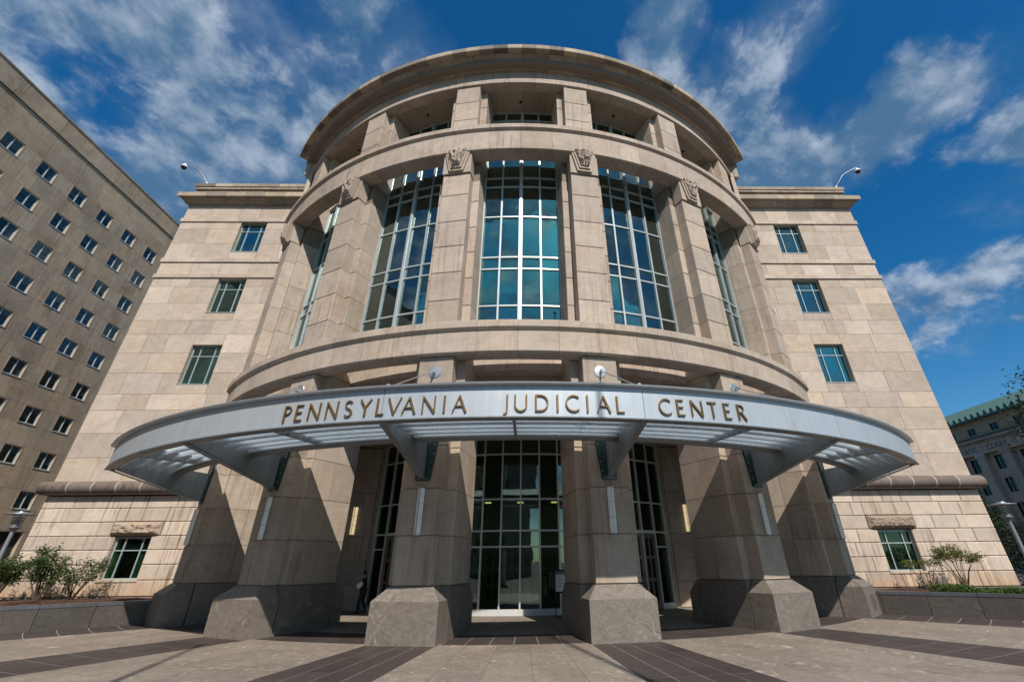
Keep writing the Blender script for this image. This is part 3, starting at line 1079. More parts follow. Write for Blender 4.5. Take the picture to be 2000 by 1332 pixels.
for pi_, a in enumerate(PC):
    mw = POL(a)
    where = ['far left', 'middle left', 'left of the entrance', 'right of the entrance', 'middle right', 'far right'][pi_]
    g = G()
    for z0, z1, rf, rb0, rb1 in ((0, 9.05, 19.75, 19.2, 17.02), (10.4, 20.15, 19.75, 19.2, 17.5), (21.97, 26.24, 19.36, 18.9, 17.5), (9.0, 10.45, 19.15, 18.9, 17.05), (20.1, 22.0, 19.15, 18.9, 17.5)):
        g.box(-.64, .64, -rf+.04, -rb0+.1, z0+.01, z1-.01)
        g.box(-.98, .98, -rb0+.04, -rb1-.02, z0+.01, z1-.01)
    pr = obj('pier', g, M['mortar'], CH, mw)
    pr['label'] = 'stone pier %s' % where
    pier_blocks(pr, mw, CZ1, 19.75, 19.2, 17.0)
    pier_blocks(pr, mw, CZ2, 19.75, 19.2, 17.52)
    pier_blocks(pr, mw, CZ3, 19.36, 18.9, 17.52)
    # body blocks passing behind the ring bands
    for z0, z1, rb in ((9.05, 10.40, 17.0), (20.16, 21.96, 17.52)):
        link('stone_block', cbox(2.04, 19.16-rb, z1-z0, M['drum']), pr, mw @ T(0, -19.16, (z0+z1)/2))
    # granite base: body skirt, front block with weathered top
    g = G()
    g.box(-1.045, 1.045, -19.22, -16.96, 0, 1.40)
    gb = obj('granite_skirt', g, M['granite'], pr, mw)
    g = G()
    zt, zs_ = 1.42, 1.06
    o_ = [(-1.045, -20.19), (1.045, -20.19), (1.045, -19.26), (-1.045, -19.26)]
    i_ = [(-.70, -19.77), (.70, -19.77), (.70, -19.26), (-.70, -19.26)]
    v = [(x, y, 0) for x, y in o_]+[(x, y, zs_) for x, y in o_]+[(x, y, zt) for x, y in i_]
    f = [(3, 2, 1, 0), (8, 9, 10, 11)]
    for q in range(4):
        r_ = (q+1) % 4
        f += [(q, r_, 4+r_, 4+q), (4+q, 4+r_, 8+r_, 8+q)]
    obj('granite_base', G().add(v, f), M['granite'], pr, mw)
    # rear foot of the base
    v = [(-1.045, -16.95, 0), (1.045, -16.95, 0), (1.045, -16.5, 0), (-1.045, -16.5, 0), (-1.045, -16.95, 1.0), (1.045, -16.95, 1.0), (1.045, -16.5, .98), (-1.045, -16.5, .98), (-1.0, -16.95, 1.40), (1.0, -16.95, 1.40), (1.0, -16.93, 1.40), (-1.0, -16.93, 1.40)]
    obj('granite_base', G().add(v, f), M['granite'], pr, mw)
    # keystone
    g = G().box(-.71, .71, -19.83, -19.25, 18.84, 20.13)
    obj('capital_block', g, M['drum'], pr, mw)
    g = G()

    def trap(g, h0, h1, z0, z1, y0, y1):
        return g.prism([(-h1, z1), (-h0, z0), (h0, z0), (h1, z1)], y0, y1, 'y')
    trap(g, .36, .62, 18.93, 20.12, -19.93, -19.8)
    trap(g, .27, .52, 19.07, 20.12, -20.00, -19.9)
    obj('capital_step', g, M['drum'], pr, mw)
    g = G()
    nx, nz_ = 22, 26
    v = []
    for j in range(nz_+1):
        for i in range(nx+1):
            u, w_ = i/nx*2-1, j/nz_
            hw = .20+(.47-.20)*w_
            e = min(1, (1-abs(u))*7, min(w_, 1-w_)*9)
            P = Vector((u*2.2+pi_*7.3, w_*3.1, pi_*3.0))
            dd = (.10+.10*noise.fractal(P, 0.8, 2, 5)+.06*noise.cell(P*1.6))*e
            v.append((u*hw, -20.06-max(0, dd), 19.2+1.09*w_))
    f = [(j*(nx+1)+i, j*(nx+1)+i+1, (j+1)*(nx+1)+i+1, (j+1)*(nx+1)+i) for j in range(nz_) for i in range(nx)]
    g.add(v, f)
    trap(g, .20, .47, 19.2, 20.29, -20.059, -19.95)
    obj('keystone', g, M['rough'] if False else M['drum'], pr, mw, fix=False)

# date cut into the right-hand base -- built further down with the letters

# spandrel under the upper glass, ceiling, inner ring
ring('spandrel', [(17.6, 9.0), (18.2, 9.0), (18.2, 10.95), (17.6, 10.95)], -48, 48, ST, 'drum', 30, core=[(17.65, 9.04), (17.65, 10.9), (18.12, 10.9), (18.12, 9.04)])
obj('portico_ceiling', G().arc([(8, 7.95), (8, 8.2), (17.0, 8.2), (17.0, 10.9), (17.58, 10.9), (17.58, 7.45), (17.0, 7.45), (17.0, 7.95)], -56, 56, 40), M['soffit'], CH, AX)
for b in range(-2, 3):
    for k in range(4):
        a = b*18.34+(k-1.5)*ST
        link('ceiling_panel', carc([(17.0, 26.25), (17.0, 26.4), (18.95, 26.4), (18.95, 26.25)], ST-.04, 4, M['soffit']), CH, POL(a))
    link('downlight', G().lathe([(0, 0), (.09, 0), (.09, .06), (.0, .06)], 12).mesh('downlight', M['black']), CH, POL(b*18.34-.3) @ T(0, -18.2, 26.215))
obj('loggia_lid', G().arc([(16.9, 26.42), (16.9, 26.6), (19.0, 26.6), (19.0, 26.42)], -58, 58, 40), M['soffit'], CH, AX)  # unseen cap over the ceiling panels, added to block light from above
for s_ in (-1, 1):
    obj('side_wall', G().arc([(17.3, 9.0), (17.3, 28.0), (17.5, 28.0), (17.5, 9.0)], min(s_*47, s_*57), max(s_*47, s_*57), 6), M['drum'], CH, AX)

# upper glazing between the piers
ROWS = [10.95, 12.09, 14.09, 14.76, 17.26, 19.31, 19.95, 21.85]
RG = 18.2
EA = [-5.92, -3.07, 0, 3.07, 5.92]


def P2(R, a):
    return (R*sin(rad(a)), -R*cos(rad(a)))


def glazing(name, RG, ROWS, EA, blinds):
    gm = G()
    for i, a in enumerate(EA):
        hw = .09 if i == 2 else .04
        x, y = P2(RG, a)
        gm.box(-hw, hw, -.10 if i == 2 else -.06, .08, ROWS[0], ROWS[-1], T(x, y, 0) @ RZ(a))
        if i == 2:
            gm.box(-.045, .045, -.14, -.1, ROWS[0], ROWS[-1], T(x, y, 0) @ RZ(a))
    for z in ROWS:
        for i in range(4):
            am = (EA[i]+EA[i+1])/2
            hd = rad(EA[i+1]-EA[i])/2
            x, y = P2(RG*cos(hd), am)
            hw = RG*sin(hd)-.05
            gm.box(-hw, hw, -.045, .07, z-.036, z+.036, T(x, y, 0) @ RZ(am))
    me_m = gm.mesh(name+'_frame', M['mullion'])
    rp = random.Random(5)
    for b in range(-2, 3):
        bay = link(name, me_m, CH, POL(b*18.34))
        for k in range(len(ROWS)-1):
            h = round(ROWS[k+1]-ROWS[k]-.072, 3)
            for i in range(4):
                am = (EA[i]+EA[i+1])/2
                hd = rad(EA[i+1]-EA[i])/2
                w = 2*RG*sin(hd)-(.13 if i in (1, 2) else .08)
                tilt = Matrix.Rotation(rad(rp.uniform(-.5, .5)), 4, 'X') @ Matrix.Rotation(rad(rp.uniform(-.6, .6)), 4, 'Z')
                x, y = P2(RG*cos(hd), am)
                off = (-.025 if i == 1 else .025 if i == 2 else 0)
                link('pane', cbox(round(w, 3), .012, h, M['glass']), bay, POL(b*18.34) @ T(x, y, (ROWS[k]+ROWS[k+1])/2) @ RZ(am) @ T(off, .02, 0) @ tilt)
        if not blinds:
            continue
        for i in range(4):
            am = (EA[i]+EA[i+1])/2
            x, y = P2(RG-.22, am)
            for z0, z1 in ((rp.choice([12.1, 12.1, 12.4, 12.9]), 14.75), (rp.choice([17.3, 18.2, 18.9, 18.4]), 19.9)):
                obj('blind', G().box(-.44, .44, 0, .01, z0, z1, T(x, y, 0) @ RZ(am)), M['blind'], bay, POL(b*18.34))


rp = random.Random(6)
glazing('bay_window', 18.2, ROWS, EA, True)
glazing('loggia_window', 17.5, [21.98, 23.6, 25.45, 26.2], [-6.3, -3.2, 0, 3.2, 6.3], False)
obj('loggia_floor', G().arc([(17.3, 21.75), (17.3, 21.96), (18.3, 21.96), (18.3, 21.86), (18.12, 21.86), (18.12, 21.75)], -50, 50, 40), M['soffit'], CH, AX)
# floors and back wall inside the drum
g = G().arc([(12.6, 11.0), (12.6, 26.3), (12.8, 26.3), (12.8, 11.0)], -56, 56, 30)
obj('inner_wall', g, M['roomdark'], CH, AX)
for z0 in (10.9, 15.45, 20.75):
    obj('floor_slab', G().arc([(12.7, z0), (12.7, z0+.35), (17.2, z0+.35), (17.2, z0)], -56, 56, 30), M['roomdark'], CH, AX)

# ---- portico back: glazed screen, doors, stone walls -------------
RE = 11.92
EROW = [0.02, 0.24, 2.70, 3.38, 4.78, 6.93, 7.94]
NB = 18
da = 80.0/NB
ent = None
gm = G()
for i in range(NB+1):
    a = -40+da*i
    x, y = P2(RE, a)
    gm.box(-.035, .035, -.09, .06, 0, 7.98, T(x, y, 0) @ RZ(a))
DOORS = {1, 2, 15, 16}
for i in range(NB):
    am = -40+da*(i+.5)
    x, y = P2(RE*cos(rad(da/2)), am)
    hw = RE*sin(rad(da/2))-.035
    for z in EROW[2:]:
        if i in DOORS and z < 3:
            continue
        hh = .035 if not (i in DOORS and 3 < z < 4) else .07
        gm.box(-hw, hw, -.07, .05, z-hh, z+hh, T(x, y, 0) @ RZ(am))
    if i not in DOORS:
        gm.box(-hw, hw, -.08, .05, 0, .24, T(x, y, 0) @ RZ(am))
ent = obj('entrance_screen', gm, M['oframe'], CH, AX)
for i in range(NB):
    am = -40+da*(i+.5)
    x, y = P2(RE*cos(rad(da/2)), am)
    w = 2*(RE*sin(rad(da/2))-.035)
    for k in range(1, len(EROW)-1):
        z0, z1 = EROW[k]+.035, EROW[k+1]-.035
        if i in DOORS and k < 3:
            continue
        tilt = Matrix.Rotation(rad(rp.uniform(-.3, .3)), 4, 'Z')
        link('pane', cbox(w, .012, z1-z0, M['eglass']), ent, AX @ T(x, y, (z0+z1)/2) @ RZ(am) @ tilt)


def door(mw, w, h, hand, glass='eglass'):
    g = G()
    st, ms = .15, .11
    g.box(-w/2, -w/2+st, 0, .07, 0, h).box(w/2-st, w/2, 0, .07, 0, h)
    rails = [(0, .32), (.32+(h-.32-.17-.4)/3, 0), (0, 0), (h-.17, h)]
    ph = (h-.34-.18-.30)/3
    zs = []
    z = .34
    g.box(-w/2+st, w/2-st, .005, .065, 0, .34)
    for k in range(3):
        zs.append((z, z+ph))
        z += ph
        t_ = .15 if k < 2 else .18
        g.box(-w/2+st, w/2-st, .005, .065, z, z+t_)
        z += t_
    g.box(-ms/2, ms/2, .008, .06, .34, h-.18)
    d = obj('door', g, M['door'], CH, mw)
    pw_ = (w-2*st-ms)/2
    for z0, z1 in zs:
        for s_ in (-1, 1):
            link('pane', cbox(pw_, .012, z1-z0, M[glass]), d, mw @ T(s_*(ms/2+pw_/2), .03, (z0+z1)/2))
    gh = G().tube([(hand*(w/2-.08), -.0, .75), (hand*(w/2-.08), -.09, .85), (hand*(w/2-.11), -.11, 1.15), (hand*(w/2-.08), -.09, 1.45), (hand*(w/2-.08), 0, 1.55)], .018, 8)
    obj('handle', gh, M['darkmetal'], d, mw)
    return d


for pair in ((1, 2), (15, 16)):
    for i in pair:
        am = -40+da*(i+.5)
        x, y = P2(RE*cos(rad(da/2)), am)
        mwd = AX @ T(x, y, 0.02) @ RZ(am)
        door(mwd @ T(0, -.02, 0), 2*(RE*sin(rad(da/2))-.04), 3.28, 1 if i in (1, 15) else -1)
# lobby behind the screen
g = G().box(-14, 14, 30.6, 30.8, 0, 10).box(-14.2, -14, 26, 30.8, 0, 10).box(14, 14.2, 26, 30.8, 0, 10)
obj('lobby_wall', g, M['room'], CH)
lob = obj('lobby_ceiling', G().arc([(5.5, 4.86), (5.5, 5.1), (11.6, 5.1), (11.6, 4.86)], -50, 50, 30), plain('lobby_plaster', (0.30, 0.27, 0.14), 0.9), CH, AX)
dl = G().lathe([(0, 0), (.17, 0), (.17, .03), (0, .03)], 14).mesh('lobby_light', M['lamp_warm'])
for x in (-1.75, -.05, 1.75, -5, 5):
    link('lobby_light', dl, CH, T(x, 25.4, 4.815))
obj('lobby_floor', G().arc([(5.0, -.02), (5.0, .012), (11.85, .012), (11.85, -.02)], -50, 50, 30), M['room'], CH, AX)
for k in range(-3, 3):
    door(T(.5+k*1.0, 27.2, 0.02), .96, 2.6, 1 if k % 2 else -1)
obj('vestibule_head', G().box(-3.2, 3.2, 27.18, 27.4, 2.65, 4.85), M['room'], CH)

YP = 26.5
for s_ in (-1, 1):
    xa, xb = (8.05, 14.88)
    x0, x1 = (xa, xb) if s_ > 0 else (-xb, -xa)
    pw2 = obj('portico_wall', G().box(x0, x1, YP+.1, YP+.4, 0, 10.0), M['mortar'], CH)
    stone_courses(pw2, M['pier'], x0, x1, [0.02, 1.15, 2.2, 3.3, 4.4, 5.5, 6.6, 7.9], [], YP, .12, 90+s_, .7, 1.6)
    # stepped jambs beside the glass
    for k, (xx, yy, r_) in enumerate(((7.92, YP-.02, .10), (7.70, YP+.10, .11))):
        obj('jamb', G().box(s_*xx-r_, s_*xx+r_, yy, yy+.25, 0, 7.95), M['pier'] if k == 0 else M['soffit'], CH)
    

# ------------------------------------------------------------------ canopy
CP = thing('entrance_canopy', 'curved grey metal canopy with gilt lettering over the entrance', 'canopy', (0, 13, 5.5))
FE = 46.4
edges = [-FE, -27.5, -9.15, 9.15, 27.5, FE]
for a0, a1 in zip(edges, edges[1:]):
    g = G().arc([(23.30, 5.545), (23.37, 5.545), (23.37, 6.42), (23.30, 6.42)], a0+.018, a1-.018, 20)
    obj('fascia_panel', g, M['alu'], CP, AX, smooth=40)
obj('fascia_backing', G().arc([(23.2, 5.56), (23.29, 5.56), (23.29, 6.40), (23.2, 6.40)], -FE+.1, FE-.1, 60), M['darkmetal'], CP, AX)
lip = [(23.12, 6.425), (23.40, 6.425), (23.52, 6.455), (23.54, 6.50), (23.40, 6.535), (23.12, 6.56)]
for a0, a1 in zip(edges, edges[1:]):
    obj('top_lip', G().arc(lip, a0+.006-(.3 if a0 == -FE else 0), a1-.006+(.3 if a1 == FE else 0), 20), M['alu'], CP, AX, smooth=40)
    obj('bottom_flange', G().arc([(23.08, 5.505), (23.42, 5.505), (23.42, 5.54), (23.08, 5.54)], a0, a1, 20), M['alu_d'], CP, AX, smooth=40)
    # translucent roof sheet
    obj('roof_sheet', G().arc([(19.98, 6.32), (19.98, 6.345), (23.15, 6.41), (23.15, 6.385)], a0+.01, a1-.01, 16), M['frost'], CP, AX, smooth=40)
    # gutter tube along the inner edge
    n = 10
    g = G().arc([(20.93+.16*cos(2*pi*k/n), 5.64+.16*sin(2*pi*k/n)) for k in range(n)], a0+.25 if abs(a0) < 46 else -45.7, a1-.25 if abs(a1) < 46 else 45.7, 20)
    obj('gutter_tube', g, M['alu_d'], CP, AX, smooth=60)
    # blades
    b0 = a0+.32 if a0 != -FE else -45.6
    b1 = a1-.32 if a1 != FE else 45.6
    am = (b0+b1)/2

    for R in (22.95, 22.50, 22.05, 21.60, 21.20):
        zc = 5.66
        pr_ = [(R+.02, zc-.115), (R+.05, zc-.105), (R+.035, zc-.02), (R-.14, zc+.16), (R-.16, zc+.155), (R+.01, zc-.03)]
        for q0, q1 in ((b0, am-.12), (am+.12, b1)):
            obj('louvre_blade', G().arc(pr_, q0, q1, 10), M['louvre'], CP, AX, smooth=60)
    obj('mid_rib', G().prism([(-23.1, 5.52), (-23.1, 5.9), (-20.95, 5.8), (-20.95, 5.55)], -.035, .035, 'x'), M['alu_d'], CP, POL(am))
for a in PC:
    mw = POL(a)
    g = G()
    g.prism([(-23.2, 5.56), (-23.2, 6.35), (-20.8, 6.18), (-20.7, 5.80), (-19.86, 5.72), (-19.86, 4.62), (-20.0, 4.62)], -.05, .05, 'x')
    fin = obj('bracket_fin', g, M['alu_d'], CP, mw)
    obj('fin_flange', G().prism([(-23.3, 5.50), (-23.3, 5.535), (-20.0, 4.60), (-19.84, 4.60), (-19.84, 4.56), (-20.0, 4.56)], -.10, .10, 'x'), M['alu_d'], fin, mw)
    g = G().prism([(-.40, 6.2), (.40, 6.2), (.40, 5.7), (.25, 4.47), (-.25, 4.47), (-.40, 5.7)], -19.84, -19.755, 'y')
    pl = obj('wall_plate', g, M['teal'], fin, mw)
    g = G()
    for s_ in (-1, 1):
        for z in (4.75, 5.05, 5.35, 5.65):
            xx = s_*(.20+(.35-.20)*(z-4.47)/1.23)
            g.lathe([(0, 0), (.022, 0), (.022, .02), (0, .02)], 8)
            k = 32
            for q in range(len(g.v)-k, len(g.v)):
                x_, y_, z_ = g.v[q]
                g.v[q] = (xx+x_, -19.842-z_, z+y_)
    for xx in (-.15, -.05, .05, .15):
        g.lathe([(0, 0), (.022, 0), (.022, .02), (0, .02)], 8)
        for q in range(len(g.v)-32, len(g.v)):
            x_, y_, z_ = g.v[q]
            g.v[q] = (xx+x_, -19.842-z_, 4.52+y_)
    b_ = obj('bolts', g, M['steel'], fin, mw)
    # tension rod with its wall disc
    rod = obj('tension_rod', G().tube([(0, -19.86, 8.40), (0, -23.15, 6.58)], .022, 8), M['steel'], CP, mw)
    gl = G().lathe([(0, .03), (.05, .03), (.235, .012), (.245, 0), (0, -.002)], 24)
    obj('rod_disc', gl, M['steel'], rod, mw @ T(0, -19.765, 8.40) @ Matrix.Rotation(rad(90), 4, 'X'), smooth=40)
    obj('rod_clevis', G().box(-.035, .035, -19.99, -19.78, 8.32, 8.44).box(-.02, .02, -20.06, -19.95, 8.30, 8.38), M['steel'], rod, mw)
    obj('rod_anchor', G().box(-.04, .04, -23.24, -23.08, 6.545, 6.65), M['alu'], rod, mw)

# ------------------------------------------------------------------ lettering: flared roman strokes
def arcpts(cx_, cy_, rx, ry, a0, a1, n=14):
    return [(cx_+rx*cos(rad(a0+(a1-a0)*i/n)), cy_+ry*sin(rad(a0+(a1-a0)*i/n))) for i in range(n+1)]


TH, TN = .086, .058
GLY = {
    'P': (.56, [([(.06, 0), (.06, 1)], TH), ([(.06, .955), (.26, .955)]+arcpts(.26, .72, .22, .235, 90, -90)+[(.06, .485)], TN)]),
    'E': (.52, [([(.06, 0), (.06, 1)], TH), ([(.06, .957), (.48, .957)], TN), ([(.06, .52), (.43, .52)], TN), ([(.06, .043), (.50, .043)], TN)]),
    'N': (.80, [([(.05, 0), (.05, 1)], TN), ([(.06, .97), (.74, .03)], TH), ([(.75, 0), (.75, 1)], TN)]),
    'S': (.52, [(arcpts(.26, .735, .20, .225, 35, 270, 14)[:-3]+[(.19, .55), (.34, .46)]+arcpts(.25, .25, .23, .21, 50, -145, 14), TH*.9)]),
    'Y': (.72, [([(.03, 1), (.36, .48)], TH), ([(.69, 1), (.36, .48)], TN), ([(.36, .52), (.36, 0)], TH)]),
    'L': (.50, [([(.06, 0), (.06, 1)], TH), ([(.06, .043), (.48, .043)], TN)]),
    'V': (.82, [([(.03, 1), (.41, .02)], TH), ([(.79, 1), (.41, .02)], TN)]),
    'A': (.82, [([(.03, 0), (.41, .98)], TN), ([(.79, 0), (.41, .98)], TH), ([(.20, .36), (.62, .36)], TN*.9)]),
    'I': (.16, [([(.08, 0), (.08, 1)], TH)]),
    'J': (.30, [([(.22, 1), (.22, .10), (.20, -.03), (.13, -.12), (.02, -.17)], TH)]),
    'U': (.78, [([(.06, 1), (.06, .38)]+arcpts(.385, .36, .325, .335, 180, 360)+[(.71, 1)], TH*.95)]),
    'D': (.80, [([(.06, 0), (.06, 1)], TH), ([(.06, .957), (.32, .957)]+arcpts(.32, .5, .42, .457, 90, -90, 18)+[(.06, .043)], TH*.85)]),
    'C': (.80, [(arcpts(.50, .5, .44, .465, 48, 312, 22), TH*.95)]),
    'T': (.62, [([(.31, 0), (.31, 1)], TH), ([(.0, .957), (.62, .957)], TN)]),
    'R': (.62, [([(.06, 0), (.06, 1)], TH), ([(.06, .955), (.26, .955)]+arcpts(.26, .73, .21, .225, 90, -90)+[(.06, .505)], TN), ([(.26, .50), (.60, 0)], TH)]),
    'B': (.58, [([(.06, 0), (.06, 1)], TH), ([(.06, .955), (.25, .955)]+arcpts(.25, .745, .19, .21, 90, -90)+[(.06, .535)], TN), ([(.06, .53), (.27, .53)]+arcpts(.27, .287, .24, .243, 90, -90)+[(.06, .043)], TN)]),
    'O': (.92, [(arcpts(.46, .5, .41, .46, 0, 360, 28), TH*.95)]),
    '2': (.55, [(arcpts(.27, .74, .21, .22, 160, -20, 10)+[(.06, .05)], TN), ([(.04, .043), (.52, .043)], TN)]),
    '0': (.60, [(arcpts(.3, .5, .24, .46, 0, 360, 24), TN)]),
    '9': (.56, [(arcpts(.28, .70, .21, .26, 0, 360, 20), TN), ([(.49, .70), (.46, .35), (.30, .02)], TN)]),
}


def glyph(ch, h, depth, mapf):
    """strokes of one letter as thick ribbons; mapf(u, z, d) -> point, u along the wall, d outwards"""
    w, strokes = GLY[ch]
    g = G()
    for si, (pts, th) in enumerate(strokes):
        P = [Vector((a, b)) for a, b in pts]
        n = len(P)
        L, Rr = [], []
        for i in range(n):
            d = (P[min(i+1, n-1)]-P[max(i-1, 0)]).normalized()
            nn = Vector((-d.y, d.x))
            fl = 1.0 + (.22 if i in (0, n-1) and n <= 3 else 0)
            L.append(P[i]+nn*th/2*fl)
            Rr.append(P[i]-nn*th/2*fl)
        v = []
        eps = .0012*si
        for dd in (0.0, depth+eps):
            for q in L+Rr:
                v.append(mapf((q.x-w/2)*h, q.y*h, dd))
        f = []
        m_ = 2*n
        for i in range(n-1):
            f.append((m_+i, m_+i+1, m_+n+i+1, m_+n+i))
            f.append((i+1, i, n+i, n+i+1))
            f.append((i, i+1, m_+i+1, m_+i))
            f.append((n+i+1, n+i, m_+n+i, m_+n+i+1))
        f.append((0, m_, m_+n, n))
        f.append((n-1, n+n-1, m_+n+n-1, m_+n-1))
        g.add(v, f)
    return g


TXT = [('P', -16.54), ('E', -15.57), ('N', -14.32), ('N', -12.91), ('S', -11.62), ('Y', -10.36), ('L', -9.25), ('V', -8.24), ('A', -7.19), ('N', -5.80), ('I', -4.72), ('A', -3.68),
       ('J', -.51), ('U', .51), ('D', 1.94), ('I', 3.01), ('C', 4.01), ('I', 5.08), ('A', 6.21), ('L', 7.41),
       ('C', 10.68), ('E', 11.90), ('N', 13.18), ('T', 14.47), ('E', 15.72), ('R', 16.96)]
for ch, a in TXT:
    def mf(u, z, d, a=a):
        R = 23.378+d
        q = rad(a)+u/23.4
        return (R*sin(q), -R*cos(q), 5.67+z)
    g = glyph(ch, .485, .045, mf)
    obj('letter', g, M['bronze'], CP, AX)

# date on the far right base
pr6 = [o for o in CH.children if o.name.startswith('pier')][-1]
for k, ch in enumerate('2009'):
    def mf2(u, z, d, k=k):
        return (.10+k*.21+u*.42, -20.191-d, .22+z*.60/.485*.9)
    g = glyph(ch, .485, .004, mf2)
    obj('numeral', g, M['black'], pr6, POL(PC[-1]) @ T(-.25, 0, .0))

# ------------------------------------------------------------------ wall lights
def wall_light(label, mw, lit, group, L=1.40, z=2.83):
    p = mw.to_translation()
    t_ = thing('wall_light', label, 'wall light', p, mw.to_euler().z, group)
    base = WM[t_.name]
    g = G().box(-.06, .06, -.035, 0, .02, L-.02).box(-.035, .035, -.05, -.03, -.02, L+.02)
    obj('back_plate', g, M['steel'], t_, base)
    for k in range(3):
        z0, z1 = L*k/3+.008, L*(k+1)/3-.008
        g = G()
        n = 12
        pts = [(.115*cos(a), -.03-.13*sin(a)) for a in [pi*q/n for q in range(n+1)]]
        g.prism(pts, z0, z1, 'z')
        obj('lamp_glass', g, M['lamp_on'] if lit else M['white'], t_, base, smooth=50)
    g = G()
    for q in range(4):
        zc = L*q/3
        g.prism([(.122*cos(a), -.03-.137*sin(a)) for a in [pi*q2/12 for q2 in range(13)]], zc-.008, zc+.008, 'z')
    g.box(-.012, .012, -.178, -.165, 0, L)
    obj('lamp_band', g, M['steel'], t_, base)
    return t_


PLAB = ['on the far left stone pier, below the canopy end', 'on the second stone pier from the left', 'on the pier just left of the glass entrance', 'on the pier beside the notice board', 'on the second stone pier from the right', 'on the far right stone pier, below the canopy end']
for a, l_ in zip(PC, PLAB):
    wall_light('white tubular wall light ' + l_, POL(a) @ T(0, -19.755, 2.83), False, 'tube lights on the outer piers')
for s_ in (-1, 1):
    wall_light('lit amber tube light on the shaded %s portico wall' % ('left' if s_ < 0 else 'right'), T(s_*9.02, YP-.005, 3.42), True, 'lit tube lights inside the portico', 1.36)


# ------------------------------------------------------------------ roof cameras
def sec_camera(label, loc, dx, rz):
    t_ = thing('security_camera', label, 'security camera', loc, rz, 'cameras on the wing parapets')
    B = WM[t_.name]
    obj('mount', G().box(-.22, .22, -.2, .2, 0, .16).box(-.06, .06, -.06, .06, .16, .5), M['white'], t_, B)
    pts = [(0, 0, .1), (.02*dx, 0, .45), (.72*dx, -.2, 1.42), (1.05*dx, -.28, 1.70), (1.92*dx, -.5, 2.08)]
    obj('arm', G().tube(pts, .042, 8), M['polegrey'], t_, B, smooth=60)
    c = (1.95*dx, -.5, 1.75)
    obj('hood', G().lathe([(0, .30), (.07, .28), (.10, .14), (.20, .06), (.22, -.06), (0, -.06)], 18, c), M['white'], t_, B, smooth=50)
    obj('dome', G().lathe([(.20, -.06), (.18, -.17), (.11, -.26), (0, -.29)], 18, c), M['black'], t_, B, smooth=80)
    obj('cable', G().tube([(.12*dx, .1, 0), (.10*dx, .05, .3), (.04*dx, 0, .5)], .02, 6), M['black'], t_, B)


sec_camera('white dome camera on a bent arm above the left wing parapet', (-25.15, 26.25, zf(25.02)), -1, 0)
sec_camera('white dome camera on a bent arm above the right wing parapet', (25.4, 26.25, zf(25.02)), 1, 0)


# ------------------------------------------------------------------ street lamps
def street_lamp(label, loc, h):
    t_ = thing('street_lamp', label, 'street lamp', loc, 0, 'lamps at the sides of the plaza')
    B = WM[t_.name]
    obj('base', G().lathe([(.16, 0), (.16, .1), (.10, .25), (.085, .3)], 16), M['polegrey'], t_, B)
    obj('pole', G().tube([(0, 0, .1), (0, 0, h-.62)], [.085, .065], 14), M['polegrey'], t_, B, smooth=60)
    obj('collar', G().lathe([(.06, h-.70), (.10, h-.60), (.19, h-.55), (.20, h-.52), (.12, h-.50), (.12, h-.38), (.06, h-.36)], 18), M['polegrey'], t_, B, smooth=50)
    obj('lamp_glass', G().lathe([(.085, h-.5), (.085, h-.1)], 14), M['white'], t_, B)
    for k in range(3):
        r_ = .155-.01*k
        z = h-.34+.08*k
        obj('baffle', G().lathe([(.10, z), (r_+.02, z-.012), (r_+.025, z+.006), (.10, z+.015)], 18), M['darkmetal'], t_, B)
    g = G()
    for k in range(4):
        a = pi/4+k*pi/2
        g.tube([(.15*cos(a), .15*sin(a), h-.52), (.17*cos(a), .17*sin(a), h-.06)], .010, 6)
    obj('strut', g, M['polegrey'], t_, B)
    obj('shade', G().lathe([(0, h+.06), (.16, h+.055), (.18, h+.01), (.47, h-.035), (.475, h-.055), (.16, h-.065), (0, h-.065)], 30), M['polegrey'], t_, B, smooth=40)


street_lamp('grey street lamp with a flat disc shade beside the left shrubs', (-20.15, 20.0, 0), 3.98)
street_lamp('grey street lamp with a flat disc shade, in front of the old building', (20.42, 20.0, 0), 4.04)

